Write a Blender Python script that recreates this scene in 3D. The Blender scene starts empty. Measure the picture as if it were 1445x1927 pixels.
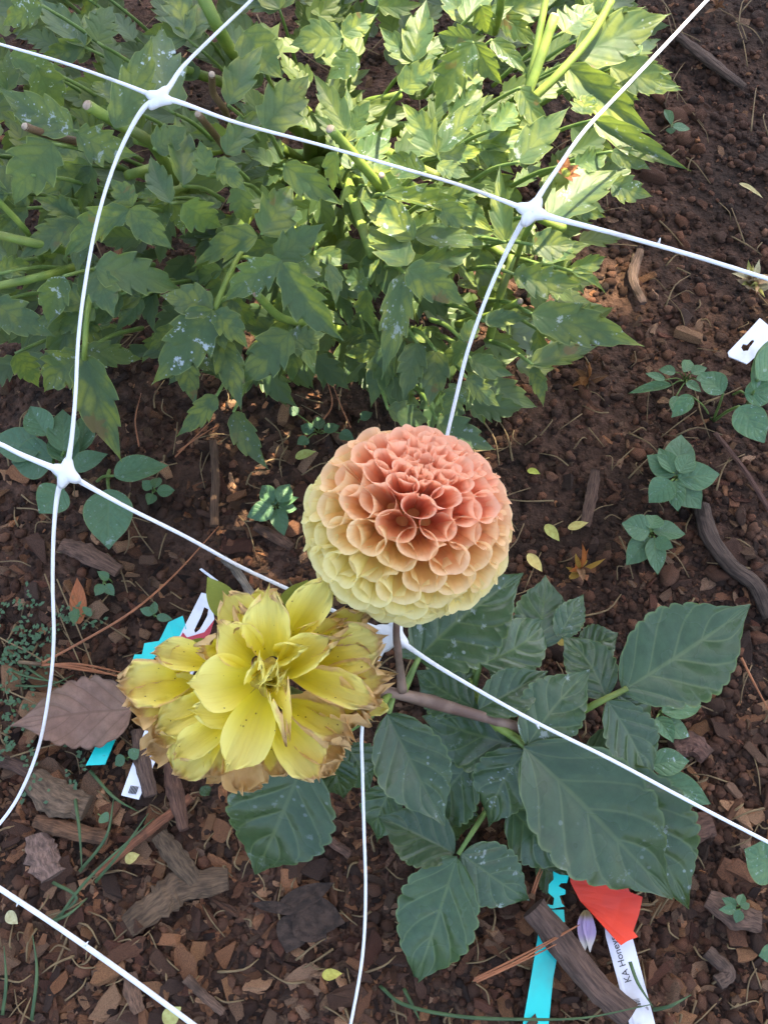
import bpy, bmesh, math, random
import numpy as np
from mathutils import Vector, Matrix, noise, Quaternion
random.seed(7)
R = random.Random(11)
sc = bpy.context.scene
COL = sc.collection
# ------------------------------------------------------------------ camera
H, PHI, F = 0.507, math.radians(25), 1950.0
IW, IH = 1445.0, 1927.0
cam = bpy.data.cameras.new('camera'); camo = bpy.data.objects.new('camera', cam); COL.objects.link(camo)
camo.location = (0, 0, H); camo.rotation_euler = (PHI, 0, 0)
cam.sensor_fit = 'VERTICAL'; cam.sensor_height = 36; cam.lens = F/IH*36
cam.clip_start = 0.005; cam.clip_end = 500
sc.camera = camo
# ------------------------------------------------------------------ light
SUN = Vector((0.30, 0.38, 0.87)).normalized()          # direction towards the sun
w = bpy.data.worlds.new('World'); sc.world = w; w.use_nodes = True
nt = w.node_tree; sky = nt.nodes.new('ShaderNodeTexSky'); sky.sky_type = 'NISHITA'; sky.sun_disc = False
sky.sun_elevation = math.asin(SUN.z); sky.sun_rotation = math.atan2(SUN.x, SUN.y)
sky.dust_density = 3.5; sky.ozone_density = 0.35
nt.links.new(sky.outputs[0], nt.nodes['Background'].inputs[0]); nt.nodes['Background'].inputs[1].default_value = 0.07
sl = bpy.data.lights.new('sun', 'SUN'); sl.energy = 2.7; sl.angle = math.radians(0.53); sl.color = (1, .87, .62)
so = bpy.data.objects.new('sun', sl); COL.objects.link(so); so.rotation_euler = SUN.to_track_quat('Z', 'Y').to_euler()
so.location = SUN*5
vs = sc.view_settings; vs.view_transform = 'Standard'; vs.look = 'None'; vs.gamma = 1; vs.exposure = 3.28
sc.cycles.use_adaptive_sampling = True; sc.cycles.adaptive_threshold = .03; sc.cycles.max_bounces = 4; sc.cycles.diffuse_bounces = 4; sc.cycles.glossy_bounces = 2; sc.cycles.transmission_bounces = 3

# ------------------------------------------------------------------ helpers
CAMP = Vector((0, 0, H)); FW = Vector((0, math.sin(PHI), -math.cos(PHI))); UP = Vector((0, math.cos(PHI), math.sin(PHI)))
def ray(px, py): return FW + Vector((1, 0, 0))*((px-IW/2)/F) + UP*((IH/2-py)/F)
def P(px, py, d): return CAMP + ray(px, py)*d            # point at depth d
def gdepth(py, h=0): return (H-h)/(math.cos(PHI)-math.sin(PHI)*(IH/2-py)/F)
def soil_h(x, y):
    v = Vector((x, y, 0))
    return .006*noise.noise(v*9) + .0035*noise.noise(v*28+Vector((3, 1, 0))) + .0016*noise.noise(v*80)
def G(px, py, h=0.0):                                    # point h above the soil
    p = P(px, py, gdepth(py, h)); p = P(px, py, gdepth(py, h+soil_h(p.x, p.y))); p.z = soil_h(p.x, p.y)+h
    return p
def to_px(p):
    v = p-CAMP; d = v.dot(FW); return IW/2+F*v.x/d, IH/2-F*v.dot(UP)/d
def inpoly(x, y, poly):
    c = False; j = len(poly)-1
    for i in range(len(poly)):
        (xi, yi), (xj, yj) = poly[i], poly[j]
        if (yi > y) != (yj > y) and x < (xj-xi)*(y-yi)/(yj-yi)+xi: c = not c
        j = i
    return c
def tag(o, label=None, cat=None, group=None, kind=None):
    if label: o['label'] = label
    if cat: o['category'] = cat
    if group: o['group'] = group
    if kind: o['kind'] = kind
    return o
def link(name, me, mat=None, parent=None, M=None, color=None):
    o = bpy.data.objects.new(name, me); COL.objects.link(o)
    if mat is not None and len(me.materials) == 0: me.materials.append(mat)
    if M is not None: o.matrix_world = M
    if parent is not None:
        o.parent = parent; o.matrix_parent_inverse = parent.matrix_world.inverted() if False else Matrix.Translation(parent.location).inverted() if parent.get('_e') else Matrix.Identity(4)
    if color: o.color = color
    return o
def empty(name, loc):
    o = bpy.data.objects.new(name, None); COL.objects.link(o); o.location = loc; o.empty_display_size = .01
    o['_e'] = 1
    return o
def mesh(name, vs_, fs, uv=None, smooth=True, cols=None):
    me = bpy.data.meshes.new(name); me.from_pydata([tuple(v) for v in vs_], [], fs)
    if uv is not None:
        l = me.uv_layers.new(name='UVMap'); li = np.zeros(len(me.loops), dtype=np.int32); me.loops.foreach_get('vertex_index', li)
        l.data.foreach_set('uv', np.asarray(uv, dtype=np.float32)[li].ravel())
    if cols is not None:
        a = me.color_attributes.new('Col', 'FLOAT_COLOR', 'POINT'); a.data.foreach_set('color', np.asarray(cols, dtype=np.float32).ravel())
    if smooth: me.polygons.foreach_set('use_smooth', [True]*len(me.polygons))
    me.update(); return me
def catmull(pts, n):
    pts = [Vector(p) for p in pts]; q = [pts[0]*2-pts[1]]+pts+[pts[-1]*2-pts[-2]]; out = []
    for i in range(1, len(q)-2):
        for k in range(n):
            t = k/n; a, b, c, d = q[i-1:i+3]
            out.append(.5*((2*b)+(c-a)*t+(2*a-5*b+4*c-d)*t*t+(3*b-a-3*c+d)*t**3))
    out.append(pts[-1]); return out
def tube_data(pts, rad, sides=8, n=6, jit=0, flat=1.0, rnd=R, cap=True, curve=True):
    c = catmull(pts, n) if curve else [Vector(p) for p in pts]
    m = len(c); rr = []
    for i in range(m):
        t = i/(m-1)*(len(rad)-1); k = min(int(t), len(rad)-2); rr.append(rad[k]+(rad[k+1]-rad[k])*(t-k))
    V, U, Fc = [], [], []
    up = Vector((.13, .21, 1))
    for i in range(m):
        t = (c[min(i+1, m-1)]-c[max(i-1, 0)]).normalized(); x = t.cross(up)
        x = x.normalized() if x.length > 1e-4 else Vector((1, 0, 0)); z = x.cross(t).normalized()
        for k in range(sides):
            a = 2*math.pi*k/sides; r = rr[i]*(1+jit*rnd.uniform(-1, 1))
            V.append(c[i]+x*math.cos(a)*r+z*math.sin(a)*r*flat); U.append((i/(m-1), k/sides))
    for i in range(m-1):
        for k in range(sides):
            a, b = i*sides+k, i*sides+(k+1) % sides; Fc.append((a, b, b+sides, a+sides))
    if cap:
        Fc.append(tuple(range(sides))[::-1]); Fc.append(tuple((m-1)*sides+k for k in range(sides)))
    return V, U, Fc
def tube(name, pts, rad, mat, parent=None, smooth=True, color=None, **kw):
    o0 = Vector(pts[0]); V, U, Fc = tube_data([Vector(p)-o0 for p in pts], rad, **kw)
    return link(name, mesh(name, V, Fc, U, smooth), mat, parent, Matrix.Translation(o0), color)

# ------------------------------------------------------------------ materials
class NT:
    def __init__(s, name):
        s.m = bpy.data.materials.new(name); s.m.use_nodes = True; s.t = s.m.node_tree
        s.b = s.t.nodes['Principled BSDF']; s.o = s.t.nodes['Material Output']
    def n(s, ty, **kw):
        x = s.t.nodes.new(ty)
        for k, v in kw.items(): setattr(x, k, v)
        return x
    def set(s, inp, v):
        if isinstance(v, bpy.types.NodeSocket): s.t.links.new(v, inp)
        elif isinstance(v, (tuple, list)) and len(v) == 3 and inp.type == 'RGBA': inp.default_value = (*v, 1)
        else: inp.default_value = v
    def math(s, op, a, b=0.0, c=0.0):
        x = s.n('ShaderNodeMath', operation=op)
        for i, v in enumerate((a, b, c)): s.set(x.inputs[i], v)
        return x.outputs[0]
    def ss(s, v, lo, hi):
        x = s.n('ShaderNodeMapRange', interpolation_type='SMOOTHSTEP')
        s.set(x.inputs[0], v); s.set(x.inputs[1], lo); s.set(x.inputs[2], hi); return x.outputs[0]
    def mix(s, f, a, b, mode='MIX'):
        x = s.n('ShaderNodeMix', data_type='RGBA', blend_type=mode); s.set(x.inputs[0], f); s.set(x.inputs[6], a); s.set(x.inputs[7], b); return x.outputs[2]
    def noise(s, scale, detail=3, vec=None, rough=.55, col=False):
        x = s.n('ShaderNodeTexNoise'); x.inputs['Scale'].default_value = scale; x.inputs['Detail'].default_value = detail; x.inputs['Roughness'].default_value = rough
        if vec is not None: s.set(x.inputs[0], vec)
        return x.outputs[1 if col else 0]
    def co(s, k='Object'): return s.n('ShaderNodeTexCoord').outputs[k]
    def scale(s, v, sc3):
        x = s.n('ShaderNodeMapping'); s.set(x.inputs[0], v); x.inputs['Scale'].default_value = sc3; return x.outputs[0]
    def shift(s, v):      # random offset for each object
        oi = s.n('ShaderNodeObjectInfo'); x = s.n('ShaderNodeVectorMath', operation='ADD'); s.set(x.inputs[0], v)
        c = s.n('ShaderNodeCombineXYZ'); r = s.math('MULTIPLY', oi.outputs['Random'], 37.0); s.set(c.inputs[0], r); s.set(c.inputs[1], r); s.set(c.inputs[2], r)
        s.set(x.inputs[1], c.outputs[0]); return x.outputs[0]
    def sep(s, v): 
        x = s.n('ShaderNodeSeparateXYZ'); s.set(x.inputs[0], v); return x.outputs
    def ocol(s): return s.n('ShaderNodeObjectInfo').outputs['Color']
    def bump(s, h, st, dist):
        x = s.n('ShaderNodeBump'); x.inputs['Strength'].default_value = st; x.inputs['Distance'].default_value = dist; s.set(x.inputs['Height'], h)
        s.set(s.b.inputs['Normal'], x.outputs[0]); return x.outputs[0]
    def base(s, c, rough=.6, spec=.35):
        s.set(s.b.inputs['Base Color'], c); s.set(s.b.inputs['Roughness'], rough); s.b.inputs['Specular IOR Level'].default_value = spec
    def translucent(s, c, f, nrm=None):
        t = s.n('ShaderNodeBsdfTranslucent'); s.set(t.inputs[0], c)
        if nrm is not None: s.set(t.inputs['Normal'], nrm)
        mx = s.n('ShaderNodeMixShader'); s.set(mx.inputs[0], f); s.t.links.new(s.b.outputs[0], mx.inputs[1]); s.t.links.new(t.outputs[0], mx.inputs[2])
        s.t.links.new(mx.outputs[0], s.o.inputs[0])

def leaf_mat(name, dark, light, vein, margin, nv=6, veinamt=.6, spots=True, rough=.45, transl=.28, slant=.34, bumpk=.28, edge=.75):
    # obj.color: r = yellowing, g = white residue, b = lightness
    m = NT(name); uv = m.co('UV'); s = m.sep(uv); u, v = s[0], s[1]
    av = m.math('MULTIPLY', m.math('ABSOLUTE', m.math('SUBTRACT', v, .5)), 2.0)
    oc = m.sep(m.ocol()); ov = m.shift(m.co('Object'))
    wob = m.math('MULTIPLY', m.math('SUBTRACT', m.noise(3.0, 0, ov), .5), .05)
    f = m.math('FRACT', m.math('MULTIPLY', m.math('ADD', m.math('SUBTRACT', u, m.math('MULTIPLY', av, slant)), m.math('ADD', wob, 2.0)), nv*1.0))
    d = m.math('MINIMUM', f, m.math('SUBTRACT', 1.0, f))
    lat = m.ss(d, 0.012, 0.075); mid = m.ss(av, 0.018, 0.055)
    vm = m.math('SUBTRACT', 1.0, m.math('MINIMUM', lat, mid))
    # fine net of small veins
    vo = m.n('ShaderNodeTexVoronoi', feature='DISTANCE_TO_EDGE'); vo.inputs['Scale'].default_value = 26; m.set(vo.inputs[0], ov)
    net = m.ss(vo.outputs[0], 0.0, .09)
    n1 = m.noise(4.0, 3, ov); n2 = m.noise(14.0, 4, ov)
    inter = m.math('MULTIPLY', m.math('ADD', .45, m.math('MULTIPLY', m.ss(d, .0, .30), .55)), m.ss(n1, .40, .66))
    yl = m.math('MULTIPLY', inter, m.math('ADD', .05, m.math('MULTIPLY', oc[0], .8)))
    c = m.mix(m.ss(n2, .3, .75), dark, tuple(a*1.35 for a in dark)); c = m.mix(yl, c, light)
    c = m.mix(m.math('MULTIPLY', m.math('SUBTRACT', 1.0, net), .22), c, tuple(a*.6 for a in dark))
    c = m.mix(m.math('MULTIPLY', vm, veinamt), c, vein)
    c = m.mix(m.math('MULTIPLY', m.ss(av, .93, .985), edge), c, margin)
    br = m.math('MULTIPLY', m.ss(m.noise(2.3, 4, ov), .66, .70), m.ss(oc[0], .25, .6))
    c = m.mix(m.math('MULTIPLY', br, .75), c, (.14, .075, .03))
    if spots:
        vs2 = m.n('ShaderNodeTexVoronoi'); vs2.inputs['Scale'].default_value = 15; m.set(vs2.inputs[0], ov); vs2.inputs['Randomness'].default_value = 1
        st = m.ss(m.noise(5.5, 5, ov, .7), .60, .66)
        dots = m.math('MULTIPLY', m.ss(vs2.outputs[0], .22, .14), m.ss(m.noise(3.1, 1, ov), .56, .62))
        sp = m.math('MULTIPLY', m.math('MAXIMUM', st, dots), oc[1])
        c = m.mix(sp, c, (.50, .56, .56))
    hs = m.n('ShaderNodeHueSaturation'); m.set(hs.inputs['Color'], c); m.set(hs.inputs['Value'], m.math('ADD', .55, oc[2])); c = hs.outputs[0]
    m.base(c, m.math('ADD', rough-.10, m.math('MULTIPLY', m.noise(2.6, 3, ov), .22)), .42)
    h = m.math('ADD', m.math('MULTIPLY', m.math('POWER', m.math('MINIMUM', m.ss(d, 0, .3), m.ss(av, 0, .2)), 1.0), 1.0), m.math('MULTIPLY', m.noise(22, 1, ov), .25))
    nb = m.bump(h, bumpk, .0010)
    t = m.mix(.55, c, (.42, .55, .06)); m.translucent(t, transl, nb)
    return m.m
M = {}
M['bush'] = leaf_mat('bush_leaf', (.044, .086, .034), (.27, .30, .035), (.040, .078, .030), (.26, .31, .085), 5, .32, True, .48, .36, .34, .16)
M['hero'] = leaf_mat('dahlia_leaf', (.033, .062, .027), (.07, .105, .035), (.12, .16, .06), (.17, .23, .07), 5, .42, True, .26, .12, .34, .26, .35)
M['weed'] = leaf_mat('weed_leaf', (.050, .115, .055), (.13, .20, .07), (.09, .15, .06), (.12, .18, .06), 5, .45, True, .5, .2)

def simple(name, c1, c2, scale=60, rough=.6, bump=.3, dist=.0006, stretch=None, transl=0, spec=.35, useocol=False, attr=None):
    m = NT(name); v = m.shift(m.co('Object'))
    if stretch: v = m.scale(v, stretch)
    n = m.noise(scale, 5, v); c = m.mix(m.ss(n, .3, .7), c1, c2)
    if useocol: c = m.mix(1.0, c, m.ocol(), 'MULTIPLY')
    m.base(c, rough, spec); nb = m.bump(m.noise(scale*1.7, 5, v), bump, dist)
    if transl: m.translucent(c, transl, nb)
    return m.m
def stem_mat(name, a, b, c3):
    m = NT(name); uv = m.co('UV'); v = m.shift(m.co('Object')); s = m.sep(uv)
    n = m.noise(90, 4, v); c = m.mix(m.ss(n, .35, .7), a, b)
    c = m.mix(m.math('MULTIPLY', m.ss(m.noise(25, 3, v), .52, .66), .6), c, c3)
    m.base(c, .5); m.bump(m.noise(8, 4, m.scale(uv, (3, 40, 1))), .3, .0005); return m.m
M['stem'] = stem_mat('green_stem', (.13, .20, .035), (.22, .28, .05), (.10, .10, .03))
M['petiole'] = stem_mat('petiole', (.10, .17, .04), (.17, .24, .06), (.08, .11, .03))
M['cut'] = stem_mat('brown_cut_stem', (.14, .085, .04), (.075, .04, .02), (.20, .15, .06))
M['pith'] = simple('dry_pith', (.42, .33, .24), (.25, .17, .11), 300, .9)
M['purple'] = stem_mat('purplish_stem', (.13, .075, .055), (.24, .16, .115), (.09, .085, .045))

def soil_mat():
    m = NT('soil'); v = m.co('Object'); n1 = m.noise(14, 6, v); n2 = m.noise(130, 4, v, .7); n3 = m.noise(5, 2, v)
    c = m.mix(m.ss(n2, .3, .72), (.012, .008, .006), (.105, .057, .037)); c = m.mix(m.math('MULTIPLY', m.ss(n1, .45, .7), .55), c, (.122, .064, .042))
    c = m.mix(m.math('MULTIPLY', m.ss(n3, .46, .60), .7), c, (.022, .015, .011))
    m.base(c, .92, .15)
    vo = m.n('ShaderNodeTexVoronoi'); vo.inputs['Scale'].default_value = 210; m.set(vo.inputs[0], v)
    h = m.math('ADD', m.math('MULTIPLY', n2, 1.2), m.math('ADD', m.math('MULTIPLY', m.noise(420, 2, v), .5), m.math('MULTIPLY', vo.outputs[0], -.5)))
    m.bump(h, .9, .0035); return m.m
M['soil'] = soil_mat()
def wood_mat(name, attr):
    m = NT(name); g = m.co('Generated' if False else 'Object')
    if attr:
        a = m.n('ShaderNodeAttribute', attribute_name='Col').outputs[0]; v = m.co('UV'); v = m.scale(v, (4, 60, 1)); v2 = m.co('Object')
    else:
        a = m.ocol(); v = m.scale(m.shift(m.co('Object')), (30, 260, 260)); v2 = m.shift(m.co('Object'))
    n = m.noise(1.0 if not attr else 1.5, 5, v, .65); big = m.noise(55, 3, v2)
    c = m.mix(m.ss(n, .32, .68), (.26, .26, .26), (1.4, 1.33, 1.26)); c = m.mix(1.0, c, a, 'MULTIPLY'); c = m.mix(1.0, c, (.98, .90, .80), 'MULTIPLY')
    c = m.mix(m.math('MULTIPLY', m.ss(big, .5, .72), .65), c, (.022, .015, .011))
    m.base(c, .85, .2); m.bump(m.math('ADD', n, m.math('MULTIPLY', m.noise(350, 3, v2), .4)), .8, .0009); return m.m
M['chip'] = wood_mat('wood_chip', False); M['chips'] = wood_mat('wood_chip_small', True)
def stickmat():
    m = NT('stick_bark'); uv = m.co('UV'); v = m.shift(m.co('Object')); a = m.ocol()
    n = m.noise(1, 6, m.scale(uv, (5, 26, 1)), .65); n2 = m.noise(70, 4, v)
    c = m.mix(m.ss(n, .3, .72), (.4, .4, .4), (1.3, 1.25, 1.2)); c = m.mix(1, c, a, 'MULTIPLY'); c = m.mix(m.math('MULTIPLY', m.ss(n2, .52, .7), .6), c, (.025, .018, .013))
    m.base(c, .85, .2); m.bump(m.math('ADD', n, m.math('MULTIPLY', n2, .5)), .9, .0012); return m.m
M['stick'] = stickmat()
M['needle'] = simple('pine_needle', (.34, .13, .055), (.23, .085, .035), 120, .5)
M['straw'] = simple('dry_grass', (.22, .15, .07), (.13, .085, .04), 120, .7)
M['grass'] = simple('grass_blade', (.045, .085, .035), (.08, .13, .05), 90, .5, transl=.2)
def cord_mat():
    m = NT('white_cord'); uv = m.co('UV'); v = m.co('Object'); n = m.noise(40, 4, v)
    c = m.mix(m.math('MULTIPLY', m.ss(n, .54, .70), .55), (.80, .80, .80), (.50, .44, .36))
    m.base(c, .38, .45); m.bump(m.noise(5, 3, m.scale(uv, (30, 3, 1))), .3, .0004); m.translucent((.8, .8, .8), .12); return m.m
M['cord'] = cord_mat()
def tagmat(name, c1, c2, dirt=.5):
    m = NT(name); v = m.co('Object'); n = m.noise(45, 5, v); c = m.mix(n, c1, c2)
    sp = m.ss(m.noise(160, 4, v), .66, .70); c = m.mix(m.math('MULTIPLY', sp, dirt), c, (.05, .03, .02)); c = m.mix(m.math('MULTIPLY', m.ss(m.noise(38, 5, v), .48, .70), .55*dirt), c, (.12, .08, .05))
    m.base(c, .42, .45); return m.m
M['teal'] = tagmat('teal_plastic', (.0, .50, .46), (.01, .60, .54)); M['white'] = tagmat('white_plastic', (.60, .62, .68), (.70, .71, .76), .7)
M['redplastic'] = tagmat('red_print', (.42, .02, .04), (.36, .015, .035)); M['ink'] = tagmat('black_print', (.02, .02, .025), (.03, .03, .03), 0)
M['redleaf'] = simple('red_leaf', (.86, .075, .035), (.72, .075, .05), 60, .55, .2, .0004, transl=.25)
M['dryleaf'] = simple('dry_leaf', (.21, .125, .085), (.12, .068, .045), 60, .8, .6, .001, useocol=True)
M['fallen'] = simple('fallen_petal', (.52, .50, .20), (.40, .34, .12), 5, .55, .2, .0003, transl=.25, useocol=True)
M['dryvein'] = leaf_mat('dry_leaf_veined', (.17, .095, .066), (.28, .17, .12), (.11, .06, .04), (.09, .05, .035), 6, .5, False, .8, .1, .34, .4)
M['dryor'] = leaf_mat('orange_dry_leaf', (.30, .09, .03), (.36, .13, .04), (.18, .06, .02), (.14, .05, .02), 6, .4, False, .7, .1, .34, .3)
M['dark'] = simple('rotten_leaf', (.028, .021, .017), (.070, .046, .034), 5, .85, .9, .002, spec=.1)

def floret_mat():
    # obj.color r: 0 = yellow outer floret, 1 = coral inner floret
    m = NT('ball_floret'); s = m.sep(m.co('UV')); u, v = s[0], s[1]; oc = m.sep(m.ocol()); ov = m.shift(m.co('Object'))
    av = m.math('MULTIPLY', m.math('ABSOLUTE', m.math('SUBTRACT', v, .5)), 2.0)
    k = oc[0]
    body = m.mix(k, (.95, .78, .21), (.97, .38, .20)); rim = m.mix(k, (.93, .84, .44), (.97, .62, .42)); deep = m.mix(k, (.90, .62, .13), (.90, .25, .10))
    e = m.math('MAXIMUM', m.ss(u, .60, 1.0), m.math('MULTIPLY', m.ss(av, .6, 1.0), .5))
    c = m.mix(m.ss(u, .0, .62), deep, body); c = m.mix(m.math('MULTIPLY', e, .85), c, rim)
    flush = m.math('MULTIPLY', m.math('MULTIPLY', m.ss(m.noise(1.6, 2, ov), .4, .7), m.ss(u, .95, .45)), m.math('ADD', .12, m.math('MULTIPLY', k, .35)))
    c = m.mix(flush, c, (.85, .20, .16))
    st = m.noise(1, 3, m.scale(m.co('UV'), (1.2, 22, 1)))
    c = m.mix(m.math('MULTIPLY', m.ss(st, .5, .8), .40), c, m.mix(k, (.74, .45, .09), (.80, .16, .09)))
    m.base(c, .5, .3); nb = m.bump(st, .35, .0008); m.translucent(c, .50, nb); return m.m
M['floret'] = floret_mat()
def wilt_mat():
    # obj.color r: how brown the petal is
    m = NT('wilted_petal'); s = m.sep(m.co('UV')); u, v = s[0], s[1]; oc = m.sep(m.ocol()); ov = m.shift(m.co('Object'))
    av = m.math('MULTIPLY', m.math('ABSOLUTE', m.math('SUBTRACT', v, .5)), 2.0)
    st = m.noise(1, 4, m.scale(m.shift(m.co('UV')), (1.5, 24, 1)))
    c = m.mix(m.ss(u, .1, .85), (.95, .80, .045), (.95, .85, .27)); c = m.mix(m.math('MULTIPLY', m.ss(st, .5, .75), .35), c, (.82, .66, .14))
    c = m.mix(m.math('MULTIPLY', m.ss(u, .22, .0), .6), c, (.74, .64, .06))
    e = m.math('MAXIMUM', u, m.math('MULTIPLY', av, .93)); e = m.math('ADD', e, m.math('MULTIPLY', m.math('SUBTRACT', m.noise(2.2, 5, ov, .65), .5), .5))
    lo = m.math('SUBTRACT', 1.06, m.math('MULTIPLY', oc[0], .58))
    bm_ = m.ss(e, lo, m.math('ADD', lo, .13)); br = m.mix(m.noise(5, 4, ov), (.66, .37, .15), (.86, .60, .32)); c = m.mix(m.math('MULTIPLY', bm_, .9), c, br)
    vo = m.n('ShaderNodeTexVoronoi'); vo.inputs['Scale'].default_value = 8; m.set(vo.inputs[0], ov)
    sp = m.math('MULTIPLY', m.ss(vo.outputs[0], .12, .08), m.ss(m.noise(2.0, 1, ov), .5, .56)); c = m.mix(m.math('MULTIPLY', sp, .85), c, (.16, .07, .015))
    m.base(c, .55, .3); nb = m.bump(m.math('ADD', st, m.math('MULTIPLY', m.math('MULTIPLY', m.noise(7, 4, ov), bm_), 1.5)), .45, .0010); m.translucent(c, .45, nb); return m.m
M['wilt'] = wilt_mat()
M['ballcore'] = simple('ball_flower_core', (.62, .22, .06), (.70, .32, .08), 200, .7)
M['sepal'] = simple('sepal', (.20, .24, .03), (.30, .33, .05), 90, .5, transl=.25)
M['core'] = simple('flower_core', (.66, .52, .06), (.40, .27, .05), 200, .7)
M['dryflower'] = simple('dry_flower', (.34, .19, .09), (.19, .095, .045), 120, .8, .6, .001, transl=.15, useocol=True)

# ------------------------------------------------------------------ leaf / petal meshes (length 1 along +Y, normal +Z)
def leaf_mesh(name, teeth=5, hw=.26, tooth=.22, a=.72, b=.95, fold=.25, droop=.2, wave=.02, twist=0., quilt=.012, cols=4, seed=0, base=.0, nq=6, slant=.34, rnd=0):
    r = random.Random(seed); us = [0, .03, .07, .12]; u0, u1 = .2, .9
    tf = {}
    if teeth:
        for k in range(teeth):
            for ph in (0., .3, .6, .85, .97): us.append(u0+(u1-u0)*(k+ph)/teeth)
        for sd in (-1, 1):
            for k in range(teeth): tf[(sd, k)] = r.uniform(.6, 1.25)
    else: us += [.2, .28, .36, .44, .52, .6, .68, .76, .83, .89]
    us += [.93, .965, 1.0]; us = sorted(set(us)); V, U = [], []; ph1, ph2 = r.uniform(0, 6), r.uniform(0, 6)
    bend = r.uniform(-.05, .05)
    for u in us:
        sh = max(0., math.sin(math.pi*min(1, max(0, u))**a))**b*(1-.35*max(0, u-.75)/.25) if u < .999 else 0.012
        sh = max(sh*(1-(.5 if rnd else .62)*(max(0, u-.5)/.5)**1.6 if teeth else sh and 1), .012)
        for j in range(2*cols+1):
            s = (j-cols)/cols; sd = 1 if s >= 0 else -1; wv, fy = hw*sh, 0.; w0 = wv; e4 = abs(s)**(4 if rnd else 3)
            if teeth and u0 <= u < u1:
                x = (u-u0)/(u1-u0)*teeth; k = min(int(x), teeth-1); p = x-k; q = tooth*tf[(sd, k)]
                wv *= 1-e4*q*((1-math.sin(math.pi*min(1, .12+.80*p))) if rnd else (1-p)**1.1); fy = 0 if rnd else q*.09*p*abs(s)**3
            X = s*wv; Y = u+fy; av = abs(s)
            Z = fold*av*w0 - droop*u*u + wave*av*av*math.sin(u*13+(ph1 if sd > 0 else ph2)) + quilt*math.sin(2*math.pi*nq*(u-slant*av)-1.57)*min(1, av*3)*(1-av**4)*sh
            t = twist*u; X, Z = X*math.cos(t)-Z*math.sin(t), X*math.sin(t)+Z*math.cos(t)
            V.append((X+bend*math.sin(math.pi*u), Y, Z)); U.append((u, s*.5+.5))
    c2 = 2*cols+1; Fc = [(i*c2+j, i*c2+j+1, (i+1)*c2+j+1, (i+1)*c2+j) for i in range(len(us)-1) for j in range(2*cols)]
    me = mesh(name, V, Fc, U); me['hw'] = hw; return me
BUSH = [leaf_mesh('bush_leaflet', R.choice((3, 3, 4, 4)), .26, R.uniform(.20, .34), R.uniform(.58, .74), .95, R.uniform(.1, .5), R.uniform(.0, .22), R.uniform(.003, .014), R.uniform(-.25, .25), .004, 4, i, nq=5) for i in range(14)]
HERO = [leaf_mesh('dahlia_leaflet', R.choice((7, 8, 9)), .30, R.uniform(.09, .14), R.uniform(.76, .92), .74, R.uniform(.05, .38), R.uniform(.05, .26), R.uniform(.014, .034), R.uniform(-.3, .3), .010, 6, 50+i, nq=5, rnd=1) for i in range(8)]
WEED = [leaf_mesh('weed_leaf', 0, .34, 0, .74, .8, R.uniform(.1, .4), R.uniform(.0, .2), .01, R.uniform(-.2, .2), .003, 3, 90+i, nq=5) for i in range(5)]
GRASSB = [leaf_mesh('grass_blade', 0, .03, 0, .55, .5, .6, R.uniform(.0, .3), .01, R.uniform(-.6, .6), 0, 1, 120+i) for i in range(3)]

def frame(base, tip, hint, hw, me, zs=None):
    y = tip-base; L = y.length; y = y/L; z = hint-y*hint.dot(y); z = z.normalized() if z.length > 1e-5 else Vector((0, 0, 1)); x = y.cross(z)
    m = Matrix((x, y, z)).transposed().to_4x4(); m.translation = base
    return m @ Matrix.Diagonal((hw/me['hw'], L, zs if zs else L, 1))
def hint_at(p, k=.5, cam_k=.6, up_k=.5):
    return (CAMP-p).normalized()*cam_k+Vector((0, 0, up_k))+Vector((R.uniform(-k, k), R.uniform(-k, k), R.uniform(-k, k)*.4))

# ================================================================== GROUND
def axis(lo, hi, n, far): 
    a = [lo+(hi-lo)*i/n for i in range(n+1)]; o = [.05, .15, .4, 1, 3, 8, 25, far]
    return [lo-x for x in reversed(o)]+a+[hi+x for x in o]
xs = axis(-.36, .36, 200, 90); ys = axis(-.06, .72, 216, 90)
V = [(x, y, soil_h(x, y)) for y in ys for x in xs]; nx = len(xs)
Fc = [(j*nx+i, j*nx+i+1, (j+1)*nx+i+1, (j+1)*nx+i) for j in range(len(ys)-1) for i in range(nx-1)]
soil = link('soil_ground', mesh('soil_ground', V, Fc), M['soil']); tag(soil, 'dark reddish brown garden soil under the plants', 'soil', kind='structure')

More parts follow.
